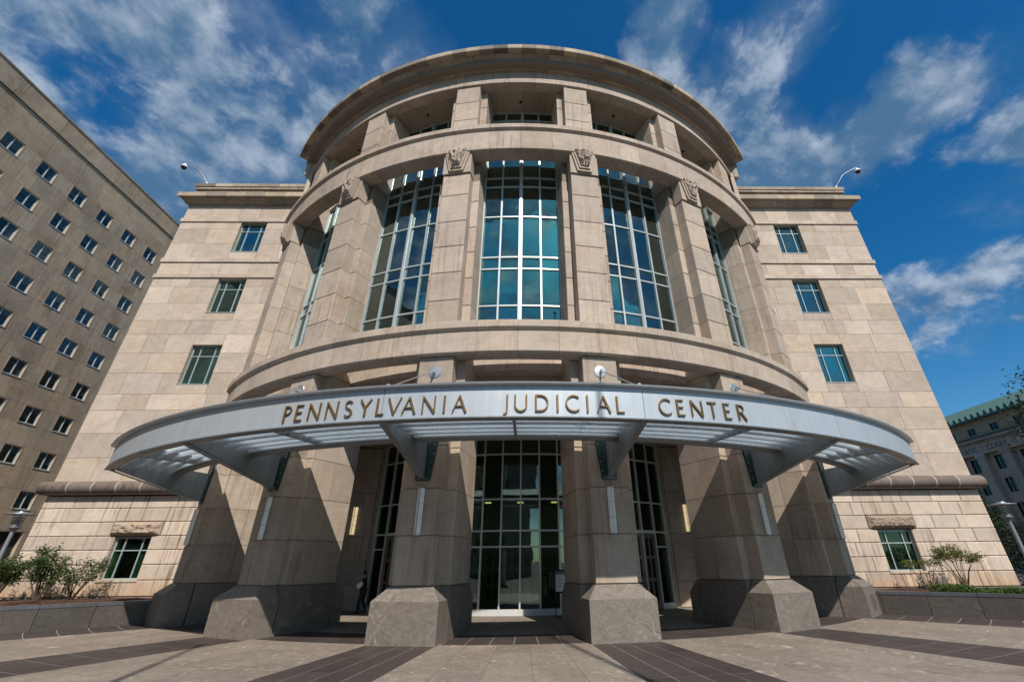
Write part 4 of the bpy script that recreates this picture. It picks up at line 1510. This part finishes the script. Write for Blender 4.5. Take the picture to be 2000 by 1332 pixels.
# ------------------------------------------------------------------ planters
for s_ in (-1, 1):
    nm = 'left' if s_ < 0 else 'right'
    A = 49.55 if s_ > 0 else 48.9
    Rs = [19.3, 20.3, 21.9, 23.5, 25.1, 26.7, 28.3]
    pl = thing('planter_wall', 'low dark granite planter wall %s' % ('beneath the three leafy shrubs' if s_ < 0 else 'edged with green ground cover and thin shrubs'), 'planter', (s_*17.0, CY-14.6, 0), 0)
    mw = POL(s_*A)
    for R0, R1 in zip(Rs, Rs[1:]):
        x0, x1 = (0, .32) if s_ > 0 else (-.32, 0)
        obj('granite_panel', G().box(x0, x1, -R1+.008, -R0-.008, 0, .70), M['granite_d'], pl, mw)
        obj('cap_stone', G().box(x0-.015, x1+.015, -R1+.005, -R0-.005, .705, .825), M['granite_cap'], pl, mw)
    # soil bed, rising to the wall
    inner = [mw @ Vector((s_*.25, -20.0, 0)), mw @ Vector((s_*.25, -30, 0))]
    p0, p1 = inner
    v = [(p0.x, p0.y, .74), (p1.x, p1.y, .70), (s_*40, p1.y, .7), (s_*40, WY+.1, .72), (s_*15.0, WY+.1, .72)]
    bed = G()
    n = 5
    bed.add([(x, y, z) for x, y, z in v]+[(x, y, -.2) for x, y, z in v], [tuple(range(n)), tuple(range(2*n-1, n-1, -1))]+[(i, (i+1) % n, n+(i+1) % n, n+i) for i in range(n)])
    obj('planting_bed', bed, M['mulch'], kind='structure')
    # bark chips
    g = G()
    R = random.Random(40+s_)
    for k in range(5000):
        u, w_ = R.random(), R.random()
        base = p0.lerp(p1, u*.62)
        x = base.x+s_*w_*3.4
        y = base.y+w_*3.4
        if y > WY-.1 or abs(x) > 27:
            continue
        a = R.uniform(0, pi)
        l_ = R.uniform(.02, .06)
        dx, dy = cos(a)*l_, sin(a)*l_
        z = .735
        g.add([(x-dx, y-dy, z), (x+dy*.4, y-dx*.4, z+.02), (x+dx, y+dy, z+R.uniform(0, .05)), (x-dy*.4, y+dx*.4, z+.02)], [(0, 1, 2, 3)])
    obj('bark_chips', g, M['mulch'], kind='stuff', fix=False)


# ------------------------------------------------------------------ plants
def leaf_quads(g, c, n, spread, size, R, flat=0.6):
    for k in range(n):
        p = Vector(c)+Vector((R.gauss(0, spread), R.gauss(0, spread), R.gauss(0, spread*flat)))
        L = size*R.uniform(.6, 1.3)
        d = Vector((R.uniform(-1, 1), R.uniform(-1, 1), R.uniform(-.6, .8))).normalized()
        s_ = d.cross(Vector((R.uniform(-1, 1), R.uniform(-1, 1), R.uniform(-1, 1)))).normalized()
        q = d.cross(s_)*L*.12
        g.add([p, p+d*L*.45+s_*L*.27+q, p+d*L, p+d*L*.45-s_*L*.27+q], [(0, 1, 2, 3)])


def shrub(name, label, loc, height, spread, nstem, leafm, seed, nleaf=26, size=.09, bare=.35, group=None, lean=(0, 0), cl=.10, tips=3, cat='shrub', bark='bark', r0=.028):
    R = random.Random(seed)
    t_ = thing(name, label, cat, loc, 0, group)
    B = WM[t_.name]
    gf = G()
    gs_all = []
    for k in range(nstem):
        a = 2*pi*(k+R.uniform(-.3, .3))/nstem
        rr = spread*R.uniform(.45, 1.0)
        h = height*R.uniform(.72, 1.0)*(1-.22*(rr/spread)**2)
        tip = Vector((cos(a)*rr+lean[0], sin(a)*rr*.75+lean[1], h))
        mid = Vector((tip.x*.38, tip.y*.38, h*.5))+Vector((R.uniform(-.06, .06), R.uniform(-.06, .06), 0))
        b0 = Vector((cos(a)*.06, sin(a)*.05, -.05))
        pts = []
        for q in range(8):
            u = q/7
            pts.append(b0*(1-u)**2+mid*2*u*(1-u)+tip*u*u+Vector((R.uniform(-.018, .018), R.uniform(-.018, .018), 0))*(u > 0))
        g = G().tube(pts, [r0*(1-.8*q/7)+.003 for q in range(8)], 6)
        # twigs
        ends = [pts[-1]]
        for q in range(tips):
            u = R.uniform(bare+.1, .95)
            st = pts[int(u*7)]
            e = st+Vector((R.uniform(-1, 1)*spread*.42, R.uniform(-1, 1)*spread*.35, R.uniform(.08, .32)*height*.6))
            e.z = min(e.z, height*.97)
            m2 = st.lerp(e, .5)+Vector((0, 0, -.03))
            g.tube([st, m2, e], [r0*.35, r0*.25, .003], 5)
            ends += [e, m2.lerp(e, .4)]
        obj('stem', g, M[bark], t_, B)
        for q in pts[int(7*bare)+2:-1]:
            ends.append(q)
        for e in ends:
            leaf_quads(gf, e, nleaf, cl, size, R)
    obj('foliage', gf, M[leafm], t_, B, kind='stuff', fix=False)
    return t_


shrub('shrub', 'leafy green shrub cut by the left edge, behind the left planter', (-23.9, 24.2, .72), 2.0, 1.0, 8, 'leaf', 3, 46, .105, cl=.12)
shrub('shrub', 'dense dark shrub with branching stems, middle of the left planter', (-22.2, 24.5, .72), 2.35, 1.12, 9, 'leaf', 8, 34, .105, lean=(-.25, 0), r0=.04, cl=.12)
shrub('shrub', 'open spreading shrub beside the lower left window', (-20.75, 24.6, .72), 1.85, 1.1, 8, 'leaf', 12, 17, .10, lean=(.35, 0), cl=.12)
shrub('shrub', 'thin leggy shrub with tufted tops right of the lower right window', (21.3, 24.5, .72), 1.95, 1.1, 11, 'leaf_r', 21, 40, .09, bare=.80, cl=.12, tips=2, r0=.022)
shrub('shrub', 'small sparse shrub below the lower right window', (19.5, 24.4, .72), 1.45, .9, 7, 'leaf_r', 25, 20, .085, bare=.80, cl=.10, tips=2, lean=(-.1, 0), r0=.017)
g = G()
R = random.Random(77)
mwR = POL(49.55)
for k in range(9000):
    u = R.random()**.8
    w_ = R.random()
    p = mwR @ Vector((.36+w_*1.1, -21.6-u*5.5, 0))
    if p.y > WY-.25 or p.x < 17.6:
        continue
    hgt = .20+.13*noise.noise(Vector((p.x*1.7, p.y*1.7, 0)))+(.10 if u < .35 else -.02)
    leaf_quads(g, (p.x, p.y, .76+hgt*R.random()), 1, .02, .085, R)
gc_ = obj('ground_cover', g, M['leaf_h'], kind='stuff', fix=False)
gc_['label'] = 'low green ground cover along the right planter'
gc_['category'] = 'ground cover'


def tree(name, label, loc, h, cr, ch_, seed, nclump, nleaf, size, cat='tree', trunk_r=.3, leafm='leaf_d', conic=False, cy_=.62):
    R = random.Random(seed)
    t_ = thing(name, label, cat, loc)
    B = WM[t_.name]
    obj('trunk', G().tube([(0, 0, -.1), (.1, 0, h*.3), (.05, .1, h*.62), (0, 0, h*.85)], [trunk_r, trunk_r*.75, trunk_r*.45, .04], 9), M['bark'], t_, B)
    g = G()
    gl_ = G()
    for k in range(nclump):
        while True:
            x, y, z = R.uniform(-1, 1), R.uniform(-1, 1), R.uniform(-1, 1)
            d = x*x+y*y+z*z
            if d < 1 and (d > .18 or R.random() < .25):
                break
        if conic:
            zz = (z+1)/2
            f = (1-zz)*.95+.05
            c = Vector((x*cr*f, y*cr*f, h*(.08+.9*zz)))
        else:
            c = Vector((x*cr, y*cr, h*cy_+z*ch_))
        if not conic and k % 4 == 0:
            gl_.tube([(0, 0, h*.4), (c.x*.5, c.y*.5, (h*.45+c.z)/2), tuple(c)], [.09, .05, .012], 5)
        leaf_quads(g, c, nleaf, cr*.13, size, R, .7)
    if gl_.v:
        obj('limb', gl_, M['bark'], t_, B)
    obj('crown', g, M[leafm], t_, B, kind='stuff', fix=False)
    return t_


tree('tree', 'big dark broadleaf tree leaning in from the right edge', (44.3, 30, 0), 17.0, 6.4, 5.6, 5, 520, 60, .24, cy_=.64)
tree('conifer', 'dark narrow evergreen between the right wing and the old building', (44.6, 47, 0), 9.6, 2.6, 5, 6, 230, 34, .26, conic=True)
tree('bush', 'tall dark bush behind the right street lamp', (37.2, 36.0, 0), 4.6, 2.0, 2.2, 9, 130, 40, .16, cat='bush', trunk_r=.1, cy_=.5)

# ------------------------------------------------------------------ office building on the left
OX = -45.55
OB = thing('office_building', 'tall plain tan office block with rows of small paired windows', 'office building', (OX-8, 35, 0))
YS = [(20.69+2.42*k)*1.353 for k in range(-3, 7)]
ZS = [35.08-3.45*k for k in range(9)]
WW, WH = 1.56, 1.48
Y0, Y1 = YS[0]-1.64, YS[-1]+1.64
# work in a local frame: facade faces local -y ; local x runs along +world y reversed
OM = T(OX, 0, 0) @ RZ(90)          # local x -> world y, local -y -> world +x
holes = [(y-WW/2, y+WW/2, z-WH/2, z+WH/2) for y in YS for z in ZS]
g = wall_with_holes(G(), Y0, Y1, 4.9, 39.0, .012, .5, holes)
ow = obj('wall', g, M['office_joint'], OB, OM)


def lplace(parent, name, me, x, y, z):
    return link(name, me, parent, OM @ T(x, y, z))


Ro = random.Random(3)
ZL = sorted({4.95, *[z-WH/2-.06 for z in ZS], *[z+WH/2+.06 for z in ZS], 37.4, 39.0})
vis = YS[1:9]
for ci, y in enumerate(vis):
    for z in ZS:
        zb_, zt_ = z-WH/2-.06, z+WH/2+.06
        # pier panel to the left of the window, spandrel panels below
        xa, xb = y-3.274/2-.0, y-WW/2-.06
        xa2, xb2 = y+WW/2+.06, y+3.274/2
        for a, b in ((xa, xb), (xa2, xb2)):
            lplace(ow, 'stone_panel', cbox(b-a-.02, .14, zt_-zb_-.02, M['office']), (a+b)/2, Ro.uniform(-.003, .003), z)
        zlow = z-3.45+WH/2+.06
        if z < ZS[-1]+.1:
            zlow = 4.95
        hh = zb_-zlow
        br = y-.35 if int(round(z)) % 2 else y+.4
        for a, b in ((xa, br), (br, xb2)):
            lplace(ow, 'stone_panel', cbox(b-a-.02, .14, hh-.02, M['office']), (a+b)/2, Ro.uniform(-.003, .003), zlow+hh/2)
    zt_ = ZS[0]+WH/2+.06
    for za, zb in ((zt_, 37.4), (37.4, 39.0)):
        lplace(ow, 'stone_panel', cbox(3.274-.02, .14, zb-za-.02, M['office']), y, 0, (za+zb)/2)
# the wall that runs on behind the frame edges
for a, b in ((Y0-40, YS[1]-1.637), (YS[8]+1.637, Y1+12)):
    obj('blank_wall', G().box(a, b, 0, .12, 4.95, 39.0), M['office'], OB, OM)
par = obj('parapet', G().box(Y0-40, Y1+12, .1, .5, 39.0, 41.1), M['office_joint'], OB, OM)
for k in range(-3, 17):
    a = YS[0]+k*2.18
    link('parapet_stone', cbox(2.16, .3, 2.02, M['office']), par, OM @ T(a, -.10, 40.08))
obj('coping', G().box(Y0-40, Y1+12, -.16, .5, 41.11, 41.25), M['office'], OB, OM)
obj('back_wall', G().box(Y0-40, Y1+12, .5, 16, 0, 40.9), M['office'], OB, OM)
# ground floor glazing in shadow
obj('ground_floor', G().box(Y0-40, Y1+12, .3, .5, 0, 4.9), M['void'], OB, OM)
gq = G()
for k in range(36):
    gq.box(Y0-20+k*1.6, Y0-20+k*1.6+.08, .2, .3, 0, 4.9)
obj('shop_mullions', gq, M['darkmetal'], OB, OM)
for k in range(8):
    xq = YS[0]-1.9+3.27*k*1.5
    obj('ground_floor_pier', G().box(xq, xq+.6, 0, .3, 0, 4.9), M['office'], OB, OM)
# windows, shared meshes
fr = .07
gf = G().box(-WW/2, -WW/2+fr, .10, .2, -WH/2, WH/2).box(WW/2-fr, WW/2, .10, .2, -WH/2, WH/2).box(-WW/2+fr, WW/2-fr, .10, .2, WH/2-fr, WH/2).box(-WW/2+fr, WW/2-fr, .10, .2, -WH/2, -WH/2+fr).box(-.04, .04, .09, .2, -WH/2+fr, WH/2-fr)
ofr = gf.mesh('office_frame', M['oframe'])
osill = G().box(-WW/2-.06, WW/2+.06, -.035, .15, -WH/2-.06, -WH/2-.005).mesh('office_sill', M['oframe'])
osur = G().box(-WW/2-.10, -WW/2-.001, -.012, .15, -WH/2, WH/2+.05).box(WW/2+.001, WW/2+.10, -.012, .15, -WH/2, WH/2+.05).box(-WW/2-.0, WW/2, -.012, .15, WH/2+.001, WH/2+.05).mesh('office_surround', M['office'])
oroom = G().add([(-WW/2, .22, -WH/2), (WW/2, .22, -WH/2), (WW/2, .22, WH/2), (-WW/2, .22, WH/2), (-WW/2, 1.3, -WH/2), (WW/2, 1.3, -WH/2), (WW/2, 1.3, WH/2), (-WW/2, 1.3, WH/2)], [(4, 5, 6, 7), (0, 4, 7, 3), (1, 2, 6, 5), (0, 1, 5, 4), (3, 7, 6, 2)]).mesh('office_room', M['void'])
opane = cbox(WW/2-fr-.04, .01, WH-2*fr, M['oglass'])
for y in vis:
    for z in ZS:
        w_ = lplace(OB, 'window', ofr, y, 0, z)
        for s_ in (-1, 1):
            link('pane', opane, w_, OM @ T(y+s_*(WW/4-fr/2+.02), .14, z) @ Matrix.Rotation(rad(Ro.uniform(-.5, .5)), 4, 'Z'))
        lplace(w_, 'window_sill', osill, y, 0, z)
        lplace(w_, 'window_surround', osur, y, 0, z)
        lplace(w_, 'room_lining', oroom, y, 0, z)
        for s_ in (-1, 1):
            drop = Ro.choice([0, .3, .45, .6, .75, .95, 1.0, .7])
            if drop:
                hh = (WH-2*fr)*drop
                key = cbox(WW/2-fr-.05, .01, round(hh, 2), M['oblind'])
                lplace(w_, 'blind', key, y+s_*(WW/4-fr/2+.02), .19, z+WH/2-fr-hh/2)

# ------------------------------------------------------------------ old building on the right
RX = 81.5
RB = thing('old_office_building', 'grey classical building with pilasters and a green copper roof', 'office building', (RX+8, 78, 0))
RM = T(RX, 0, 0) @ RZ(-90)        # local x -> -world y ; facade faces local -y = world -x
BY0, BY1 = -140, -52              # local x range (world y 52..140)
PY = [80.1-4.75*k for k in range(-6, 6)]
wy = [y-2.4 for y in PY]
AY = [80.4-4.45*k for k in range(-6, 6)]
h1 = [(-y-.85, -y+.85, z-1.15, z+1.15) for y in wy for z in (16.6, 12.9, 9.0, 5.0)]
g = wall_with_holes(G(), BY0, BY1, 0, 18.2, .0, .4, h1)
obj('wall', g, M['annex'], RB, RM)
h2 = [(-y-.78, -y+.78, 21.65, 22.85) for y in AY]
g = wall_with_holes(G(), BY0, BY1, 21.3, 24.1, .1, .5, h2)
obj('attic_wall', g, M['attic'], RB, RM)
obj('body', G().box(BY0, BY1, 1.2, 16, 0, 24), M['void'], RB, RM)
for y in PY:
    obj('pilaster', G().box(-y-.78, -y+.78, -.9, .02, 3.0, 17.7).box(-y-.92, -y+.92, -1.0, .02, 17.7, 18.2), M['annex'], RB, RM)
obj('frieze', G().box(BY0, BY1, -.95, .5, 18.21, 20.0), M['annex'], RB, RM)
gd = G()
for k in range(120):
    gd.box(-52-.4*(k+1), -52-.4*k-.18, -1.2, -.9, 20.0, 20.28)
obj('dentils', gd, M['annex'], RB, RM, kind='stuff')
obj('cornice', G().prism([(-.95, 20.01), (-1.0, 20.3), (-1.5, 20.35), (-1.6, 20.65), (.3, 20.7), (.3, 20.0)], BY0, BY1, 'x'), M['annex'], RB, RM)
for k in range(18):
    link('parapet_stone', cbox(2.92, .4, .62, M['granite_d']), RB, RM @ T(-56-2.95*k, -.55, 21.02))
obj('base_course', G().box(BY0, BY1, -1.1, .02, 0, 3.0), M['annex'], RB, RM)
gw = G().box(-.85, -.78, .12, .22, -1.15, 1.15).box(.78, .85, .12, .22, -1.15, 1.15).box(-.78, .78, .12, .22, -1.15, -1.08).box(-.78, .78, .12, .22, 1.08, 1.15).box(-.03, .03, .12, .2, -1.08, 1.08).box(-.78, .78, .12, .2, -.03, .03)
mw_ = gw.mesh('sash', M['darkmetal'])
for i, y in enumerate(wy):
    for z in (16.6, 12.9, 9.0, 5.0):
        w_ = link('window', mw_, RB, RM @ T(-y, 0, z))
        link('pane', cbox(1.56, .01, 2.16, M['rglass']), w_, RM @ T(-y, .21, z))
        link('room_lining', cbox(1.9, .05, 2.5, M['void']), w_, RM @ T(-y, .8, z))
        if (i+int(z)) % 3:
            link('blind', cbox(1.5, .01, 1.3, M['room']), w_, RM @ T(-y, .35, z+.4))
        if (i*3+int(z)) % 4 == 1:
            link('air_conditioner', cbox(.7, .45, .42, M['oframe']), w_, RM @ T(-y+.38, -.12, z-.82))
gw = G().box(-.78, -.72, .2, .3, -.6, .6).box(.72, .78, .2, .3, -.6, .6).box(-.72, .72, .2, .3, .54, .6).box(-.72, .72, .2, .3, -.6, -.54).box(-.03, .03, .2, .28, -.54, .54)
mw_ = gw.mesh('attic_sash', M['darkmetal'])
for y in AY:
    w_ = link('window', mw_, RB, RM @ T(-y, 0, 22.25))
    link('pane', cbox(1.44, .01, 1.08, M['rglass']), w_, RM @ T(-y, .29, 22.25))
    link('blind', cbox(1.4, .01, .9, M['room']), w_, RM @ T(-y, .4, 22.35))
    link('room_lining', cbox(1.6, .05, 1.4, M['void']), w_, RM @ T(-y, .9, 22.2))
rf = obj('roof', G().prism([(-.6, 24.1), (-.6, 24.3), (5.5, 27.9), (5.5, 24.1)], BY0, BY1, 'x'), M['copper'], RB, RM)
gs_ = G()
sl = 3.6/6.1
for k in range(110):
    x = -52-.62*k
    gs_.add([(x-.04, -.6, 24.3), (x+.04, -.6, 24.3), (x+.04, -.6, 24.44), (x-.04, -.6, 24.44), (x-.04, 5.5, 27.9), (x+.04, 5.5, 27.9), (x+.04, 5.5, 28.04), (x-.04, 5.5, 28.04)],
            [(0, 1, 2, 3), (4, 7, 6, 5), (0, 4, 5, 1), (2, 6, 7, 3), (0, 3, 7, 4), (1, 5, 6, 2)])
obj('standing_seams', gs_, M['copper_d'], rf, RM, kind='stuff')
obj('gutter', G().box(BY0, BY1, -.9, -.55, 24.0, 24.3), M['copper_d'], rf, RM)
for k in range(44):
    x = -55-1.28*k
    obj('antefix', G().prism([(x-.34, 24.3), (x+.34, 24.3), (x+.30, 24.72), (x+.12, 24.98), (x-.12, 24.98), (x-.30, 24.72)], -.92, -.66, 'y'), M['copper_d'], rf, RM)
for wd, y0 in (('DUBOIS', 83.9), ('CORRY', 77.9)):
    u = 0
    for ch in wd:
        def mf3(uu, z, d, u=u, y0=y0):
            return (-(y0)+u+uu, -.955-d, 18.7+z)
        w = GLY[ch][0]*.85
        u += w/2
        gl_ = glyph(ch, .85, .05, lambda uu, z, d, u=u, y0=y0: (-y0+u+uu, -.955-d, 18.68+z))
        obj('letter', gl_, M['granite_d'], RB, RM)
        u += w/2+.16
for y in (79.1, 73.0):
    g = G()
    for k in range(8):
        a = k*pi/4
        g.prism([(-y+.10*cos(a-.5), 19.1+.10*sin(a-.5)), (-y+.42*cos(a-.2), 19.1+.42*sin(a-.2)), (-y+.50*cos(a), 19.1+.50*sin(a)), (-y+.42*cos(a+.2), 19.1+.42*sin(a+.2)), (-y+.10*cos(a+.5), 19.1+.10*sin(a+.5))], -1.0-.003*(k % 3), -.95, 'y')
    obj('rosette', g, M['attic'], RB, RM)

# ------------------------------------------------------------------ building across the street (seen in the entrance glass)
M['street'] = M['attic']
FB = thing('street_building', 'pale stone block across the street, mirrored in the entrance glass', 'building', (-22, -52, 0))
FM = T(0, -46, 0) @ RZ(180)
hs = [(x, x+1.7, z, z+2.6) for x in [-3.5+4.2*k for k in range(13)] for z in (4, 9, 14)]
obj('wall', wall_with_holes(G(), -6.5, 52, 0, 20, 0, .6, hs), M['annex'], FB, FM)
obj('body', G().box(-6.4, 52, 1.0, 18, 0, 19.8), M['void'], FB, FM)
obj('cornice', G().box(-7.2, 52.5, -.8, .8, 20, 20.8), M['annex'], FB, FM)
for x in [-5.4+4.2*k for k in range(14)]:
    obj('pilaster', G().box(x-.5, x+.5, -.35, .02, 2.5, 19.0), M['annex'], FB, FM)


# flagpoles behind the camera, whose shadows cross the plaza
def flagpole(label, loc, h):
    t_ = thing('flagpole', label, 'flagpole', loc, 0, None)
    B = WM[t_.name]
    obj('base', G().lathe([(.45, 0), (.45, .2), (.2, .5), (.14, .6)], 16), M['granite_d'], t_, B)
    obj('pole', G().tube([(0, 0, 0), (0, 0, h)], [.13, .06], 12), M['alu'], t_, B)
    obj('finial', G().lathe([(0, h-.05), (.12, h+.03), (.14, h+.1), (.1, h+.2), (0, h+.25)], 12), M['bronze'], t_, B)


flagpole('tall flagpole throwing its shadow toward the left piers', (-4.15, -2.5, 0), 20.5)
flagpole('tall flagpole throwing its shadow across the entrance paving', (6.35, -2.5, 0), 23.5)

# ------------------------------------------------------------------ notice board
SB = thing('notice_board', 'black framed notice board on a stand beside the entrance pier', 'notice board', (1.80, 22.62, 0))
B = WM[SB.name]
obj('stand', G().box(-.27, .27, -.20, .22, 0, .035).box(-.26, -.22, -.02, .02, .03, 1.74).box(.22, .26, -.02, .02, .03, .9), M['black'], SB, B)
g = G().box(-.27, .27, -.03, .02, .86, .93).box(-.27, .27, -.03, .02, 1.67, 1.75).box(-.27, -.235, -.03, .02, .93, 1.67).box(.235, .27, -.03, .02, .93, 1.67)
obj('frame', g, M['black'], SB, B)
sh = obj('sheet', G().box(-.235, .235, -.008, .01, .93, 1.67), M['paper'], SB, B)
hd = obj('header', G().box(-.235, .235, -.012, -.0085, 1.575, 1.645), M['navy'], SB, B)
GLY['O2'] = GLY['O']
u = -.085
for ch in 'NOTICE':
    w = GLY[ch][0]*.038
    gl_ = glyph(ch, .036, .001, lambda uu, z, d, u=u+w/2: (u+uu, -.0125-d, 1.592+z))
    obj('letter', gl_, M['paper'], hd, B)
    u += w+.006
obj('seal', G().prism([(-.15+.022*cos(k*pi/6), 1.607+.022*sin(k*pi/6)) for k in range(12)], -.0135, -.012, 'y'), M['bronze'], hd, B)
g = G()
Rn = random.Random(2)
for k in range(7):
    z = 1.52-.072*k
    g.box(-.20, -.17, -.0105, -.0085, z-.012, z+.014)
    for q in range(2):
        g.box(-.14, -.14+Rn.uniform(.12, .30), -.0105, -.0085, z+.006-q*.02, z+.013-q*.02)
obj('printed_lines', g, M['ink'], sh, B)

# ------------------------------------------------------------------ person
def skin_mesh(name, verts, edges, rads, mat, parent, mw, sub=2, root=0):
    me = bpy.data.meshes.new(name)
    me.from_pydata([tuple(v) for v in verts], edges, [])
    o = link(name, me, parent, mw)
    me.materials.append(mat)
    md = o.modifiers.new('skin', 'SKIN')
    md.use_smooth_shade = True
    sk = me.skin_vertices[0].data
    for i, r_ in enumerate(rads):
        sk[i].radius = r_ if hasattr(r_, '__len__') else (r_, r_)
        sk[i].use_root = (i == root)
    sb = o.modifiers.new('subsurf', 'SUBSURF')
    sb.levels = sub
    sb.render_levels = sub
    return o


PM = thing('person', 'man in dark suit and white shirt reading a paper by the left bronze door', 'person', (-7.62, 25.45, 0), rad(8))
B = WM[PM.name]
# local: faces -x (screen left), slight turn to the viewer (-y)
V = {'pelvis': (0, 0, .92), 'waist': (.0, 0, 1.08), 'chest': (-.02, 0, 1.28), 'neckb': (-.03, 0, 1.44), 'neck': (-.06, 0, 1.50), 'headb': (-.09, 0, 1.56), 'head': (-.10, 0, 1.64), 'crown': (-.09, 0, 1.70),
     'hipL': (-.01, -.10, .88), 'kneeL': (-.13, -.11, .50), 'ankL': (-.12, -.11, .09), 'toeL': (-.27, -.12, .04),
     'hipR': (.01, .10, .88), 'kneeR': (.02, .11, .48), 'ankR': (.22, .11, .13), 'toeR': (.10, .11, .035),
     'shL': (-.02, -.19, 1.40), 'elL': (.03, -.25, 1.13), 'wrL': (-.19, -.17, 1.03), 'palmL': (-.26, -.14, 1.03),
     'shR': (-.02, .19, 1.40), 'elR': (.04, .24, 1.13), 'wrR': (-.19, .10, 1.05), 'palmR': (-.26, .05, 1.06)}
names_ = list(V)
ix = {n: i for i, n in enumerate(names_)}
ED = [('pelvis', 'waist'), ('waist', 'chest'), ('chest', 'neckb'), ('neckb', 'neck'), ('neck', 'headb'), ('headb', 'head'), ('head', 'crown'), ('pelvis', 'hipL'), ('hipL', 'kneeL'), ('kneeL', 'ankL'), ('ankL', 'toeL'),
      ('pelvis', 'hipR'), ('hipR', 'kneeR'), ('kneeR', 'ankR'), ('ankR', 'toeR'), ('neckb', 'shL'), ('shL', 'elL'), ('elL', 'wrL'), ('wrL', 'palmL'), ('neckb', 'shR'), ('shR', 'elR'), ('elR', 'wrR'), ('wrR', 'palmR')]
RD = {'pelvis': .12, 'waist': .115, 'chest': .13, 'neckb': .085, 'neck': .055, 'headb': .075, 'head': .095, 'crown': .075, 'hipL': .085, 'kneeL': .055, 'ankL': .038, 'toeL': .03, 'hipR': .085, 'kneeR': .055, 'ankR': .038, 'toeR': .03,
      'shL': .062, 'elL': .042, 'wrL': .028, 'palmL': .034, 'shR': .062, 'elR': .042, 'wrR': .028, 'palmR': .034}
bv = [Vector(V[n]) for n in names_]
be = [(ix[a], ix[b]) for a, b in ED]
br = [RD[n] for n in names_]
for sd, pn in ((-1, 'palmL'), (1, 'palmR')):
    p = Vector(V[pn])
    for q in range(4):
        ln = (.06, .072, .068, .052)[q]
        o_ = Vector((-.012, 0, .024-.016*q))
        a_ = p+o_+Vector((-.035, 0, 0))
        b_ = a_+Vector((-ln*.55, .012*(-sd), 0))
        c_ = b_+Vector((-ln*.35, .035*(-sd), 0))
        k = len(bv)
        bv += [a_, b_, c_]
        br += [.011, .010, .008]
        be += [(ix[pn], k), (k, k+1), (k+1, k+2)]
    k = len(bv)
    bv += [p+Vector((-.01, .01*(-sd), .045)), p+Vector((-.045, .02*(-sd), .062))]
    br += [.012, .009]
    be += [(ix[pn], k), (k, k+1)]
skin_mesh('body', bv, be, br, M['skin'], PM, B)
# jacket, trousers, shoes, shirt, hair
jn = ['pelvis', 'waist', 'chest', 'neckb', 'shL', 'elL', 'wrL', 'shR', 'elR', 'wrR']
jv = [Vector(V[n]) for n in jn]
jv[0] = Vector((.0, 0, .82))
je = [(0, 1), (1, 2), (2, 3), (3, 4), (4, 5), (5, 6), (3, 7), (7, 8), (8, 9)]
skin_mesh('jacket', jv, je, [(.165, .20), (.15, .18), (.155, .19), .092, .088, .066, .05, .088, .066, .05], M['suit'], PM, B)
tn = ['pelvis', 'hipL', 'kneeL', 'ankL', 'hipR', 'kneeR', 'ankR']
skin_mesh('trousers', [V[n] for n in tn], [(0, 1), (1, 2), (2, 3), (0, 4), (4, 5), (5, 6)], [.14, .11, .078, .062, .11, .078, .062], M['suit'], PM, B)
for s_ in ('L', 'R'):
    a_, t2 = Vector(V['ank'+s_]), Vector(V['toe'+s_])
    skin_mesh('shoe', [a_+Vector((.05, 0, -.035)), a_+Vector((0, 0, -.02)), a_.lerp(t2, .6)+Vector((0, 0, -.005)), t2], [(0, 1), (1, 2), (2, 3)], [.04, .05, .045, .03], M['shoe'], PM, B)
obj('shirt_front', G().prism([(-.035, 1.46), (-.035, 1.20), (.035, 1.20), (.055, 1.46)], -.175, -.17, 'x'), M['shirt'], PM, B @ T(0, -.03, 0))
obj('collar', G().lathe([(.070, -.03), (.078, 0), (.072, .035)], 14, (-.055, 0, 1.475)), M['shirt'], PM, B)
g = G()
v, f = [], []
for j in range(9):
    for i in range(16):
        th, ph = j/8*1.75, i/16*2*pi
        r_ = .112
        v.append((-.085+.018+r_*sin(th)*cos(ph), r_*.88*sin(th)*sin(ph), 1.645+.015+r_*1.05*cos(th)))
for j in range(8):
    for i in range(16):
        if j > 4 and 5 <= i <= 10:
            continue
        f.append((j*16+i, j*16+(i+1) % 16, (j+1)*16+(i+1) % 16, (j+1)*16+i))
obj('hair', g.add(v, f), M['hair'], PM, B, smooth=80)
g = G()
for s_ in (-1, 1):
    g.lathe([(0, -.012), (.014, 0), (0, .012)], 8, (-.192, s_*.035, 1.635))
g.lathe([(0, .02), (.02, -.02), (0, -.026)], 8, (-.205, 0, 1.61))
obj('face', g, M['skin'], PM, B)
pf = obj('paper_folder', G().box(-.17, .12, -.006, .006, -.10, .11), M['paper'], None, B @ T(-.13, -.27, 1.17) @ Matrix.Rotation(rad(-30), 4, 'Y') @ Matrix.Rotation(rad(8), 4, 'X'))
pf['label'] = 'white paper held by the man in the dark suit'
pf['category'] = 'paper'
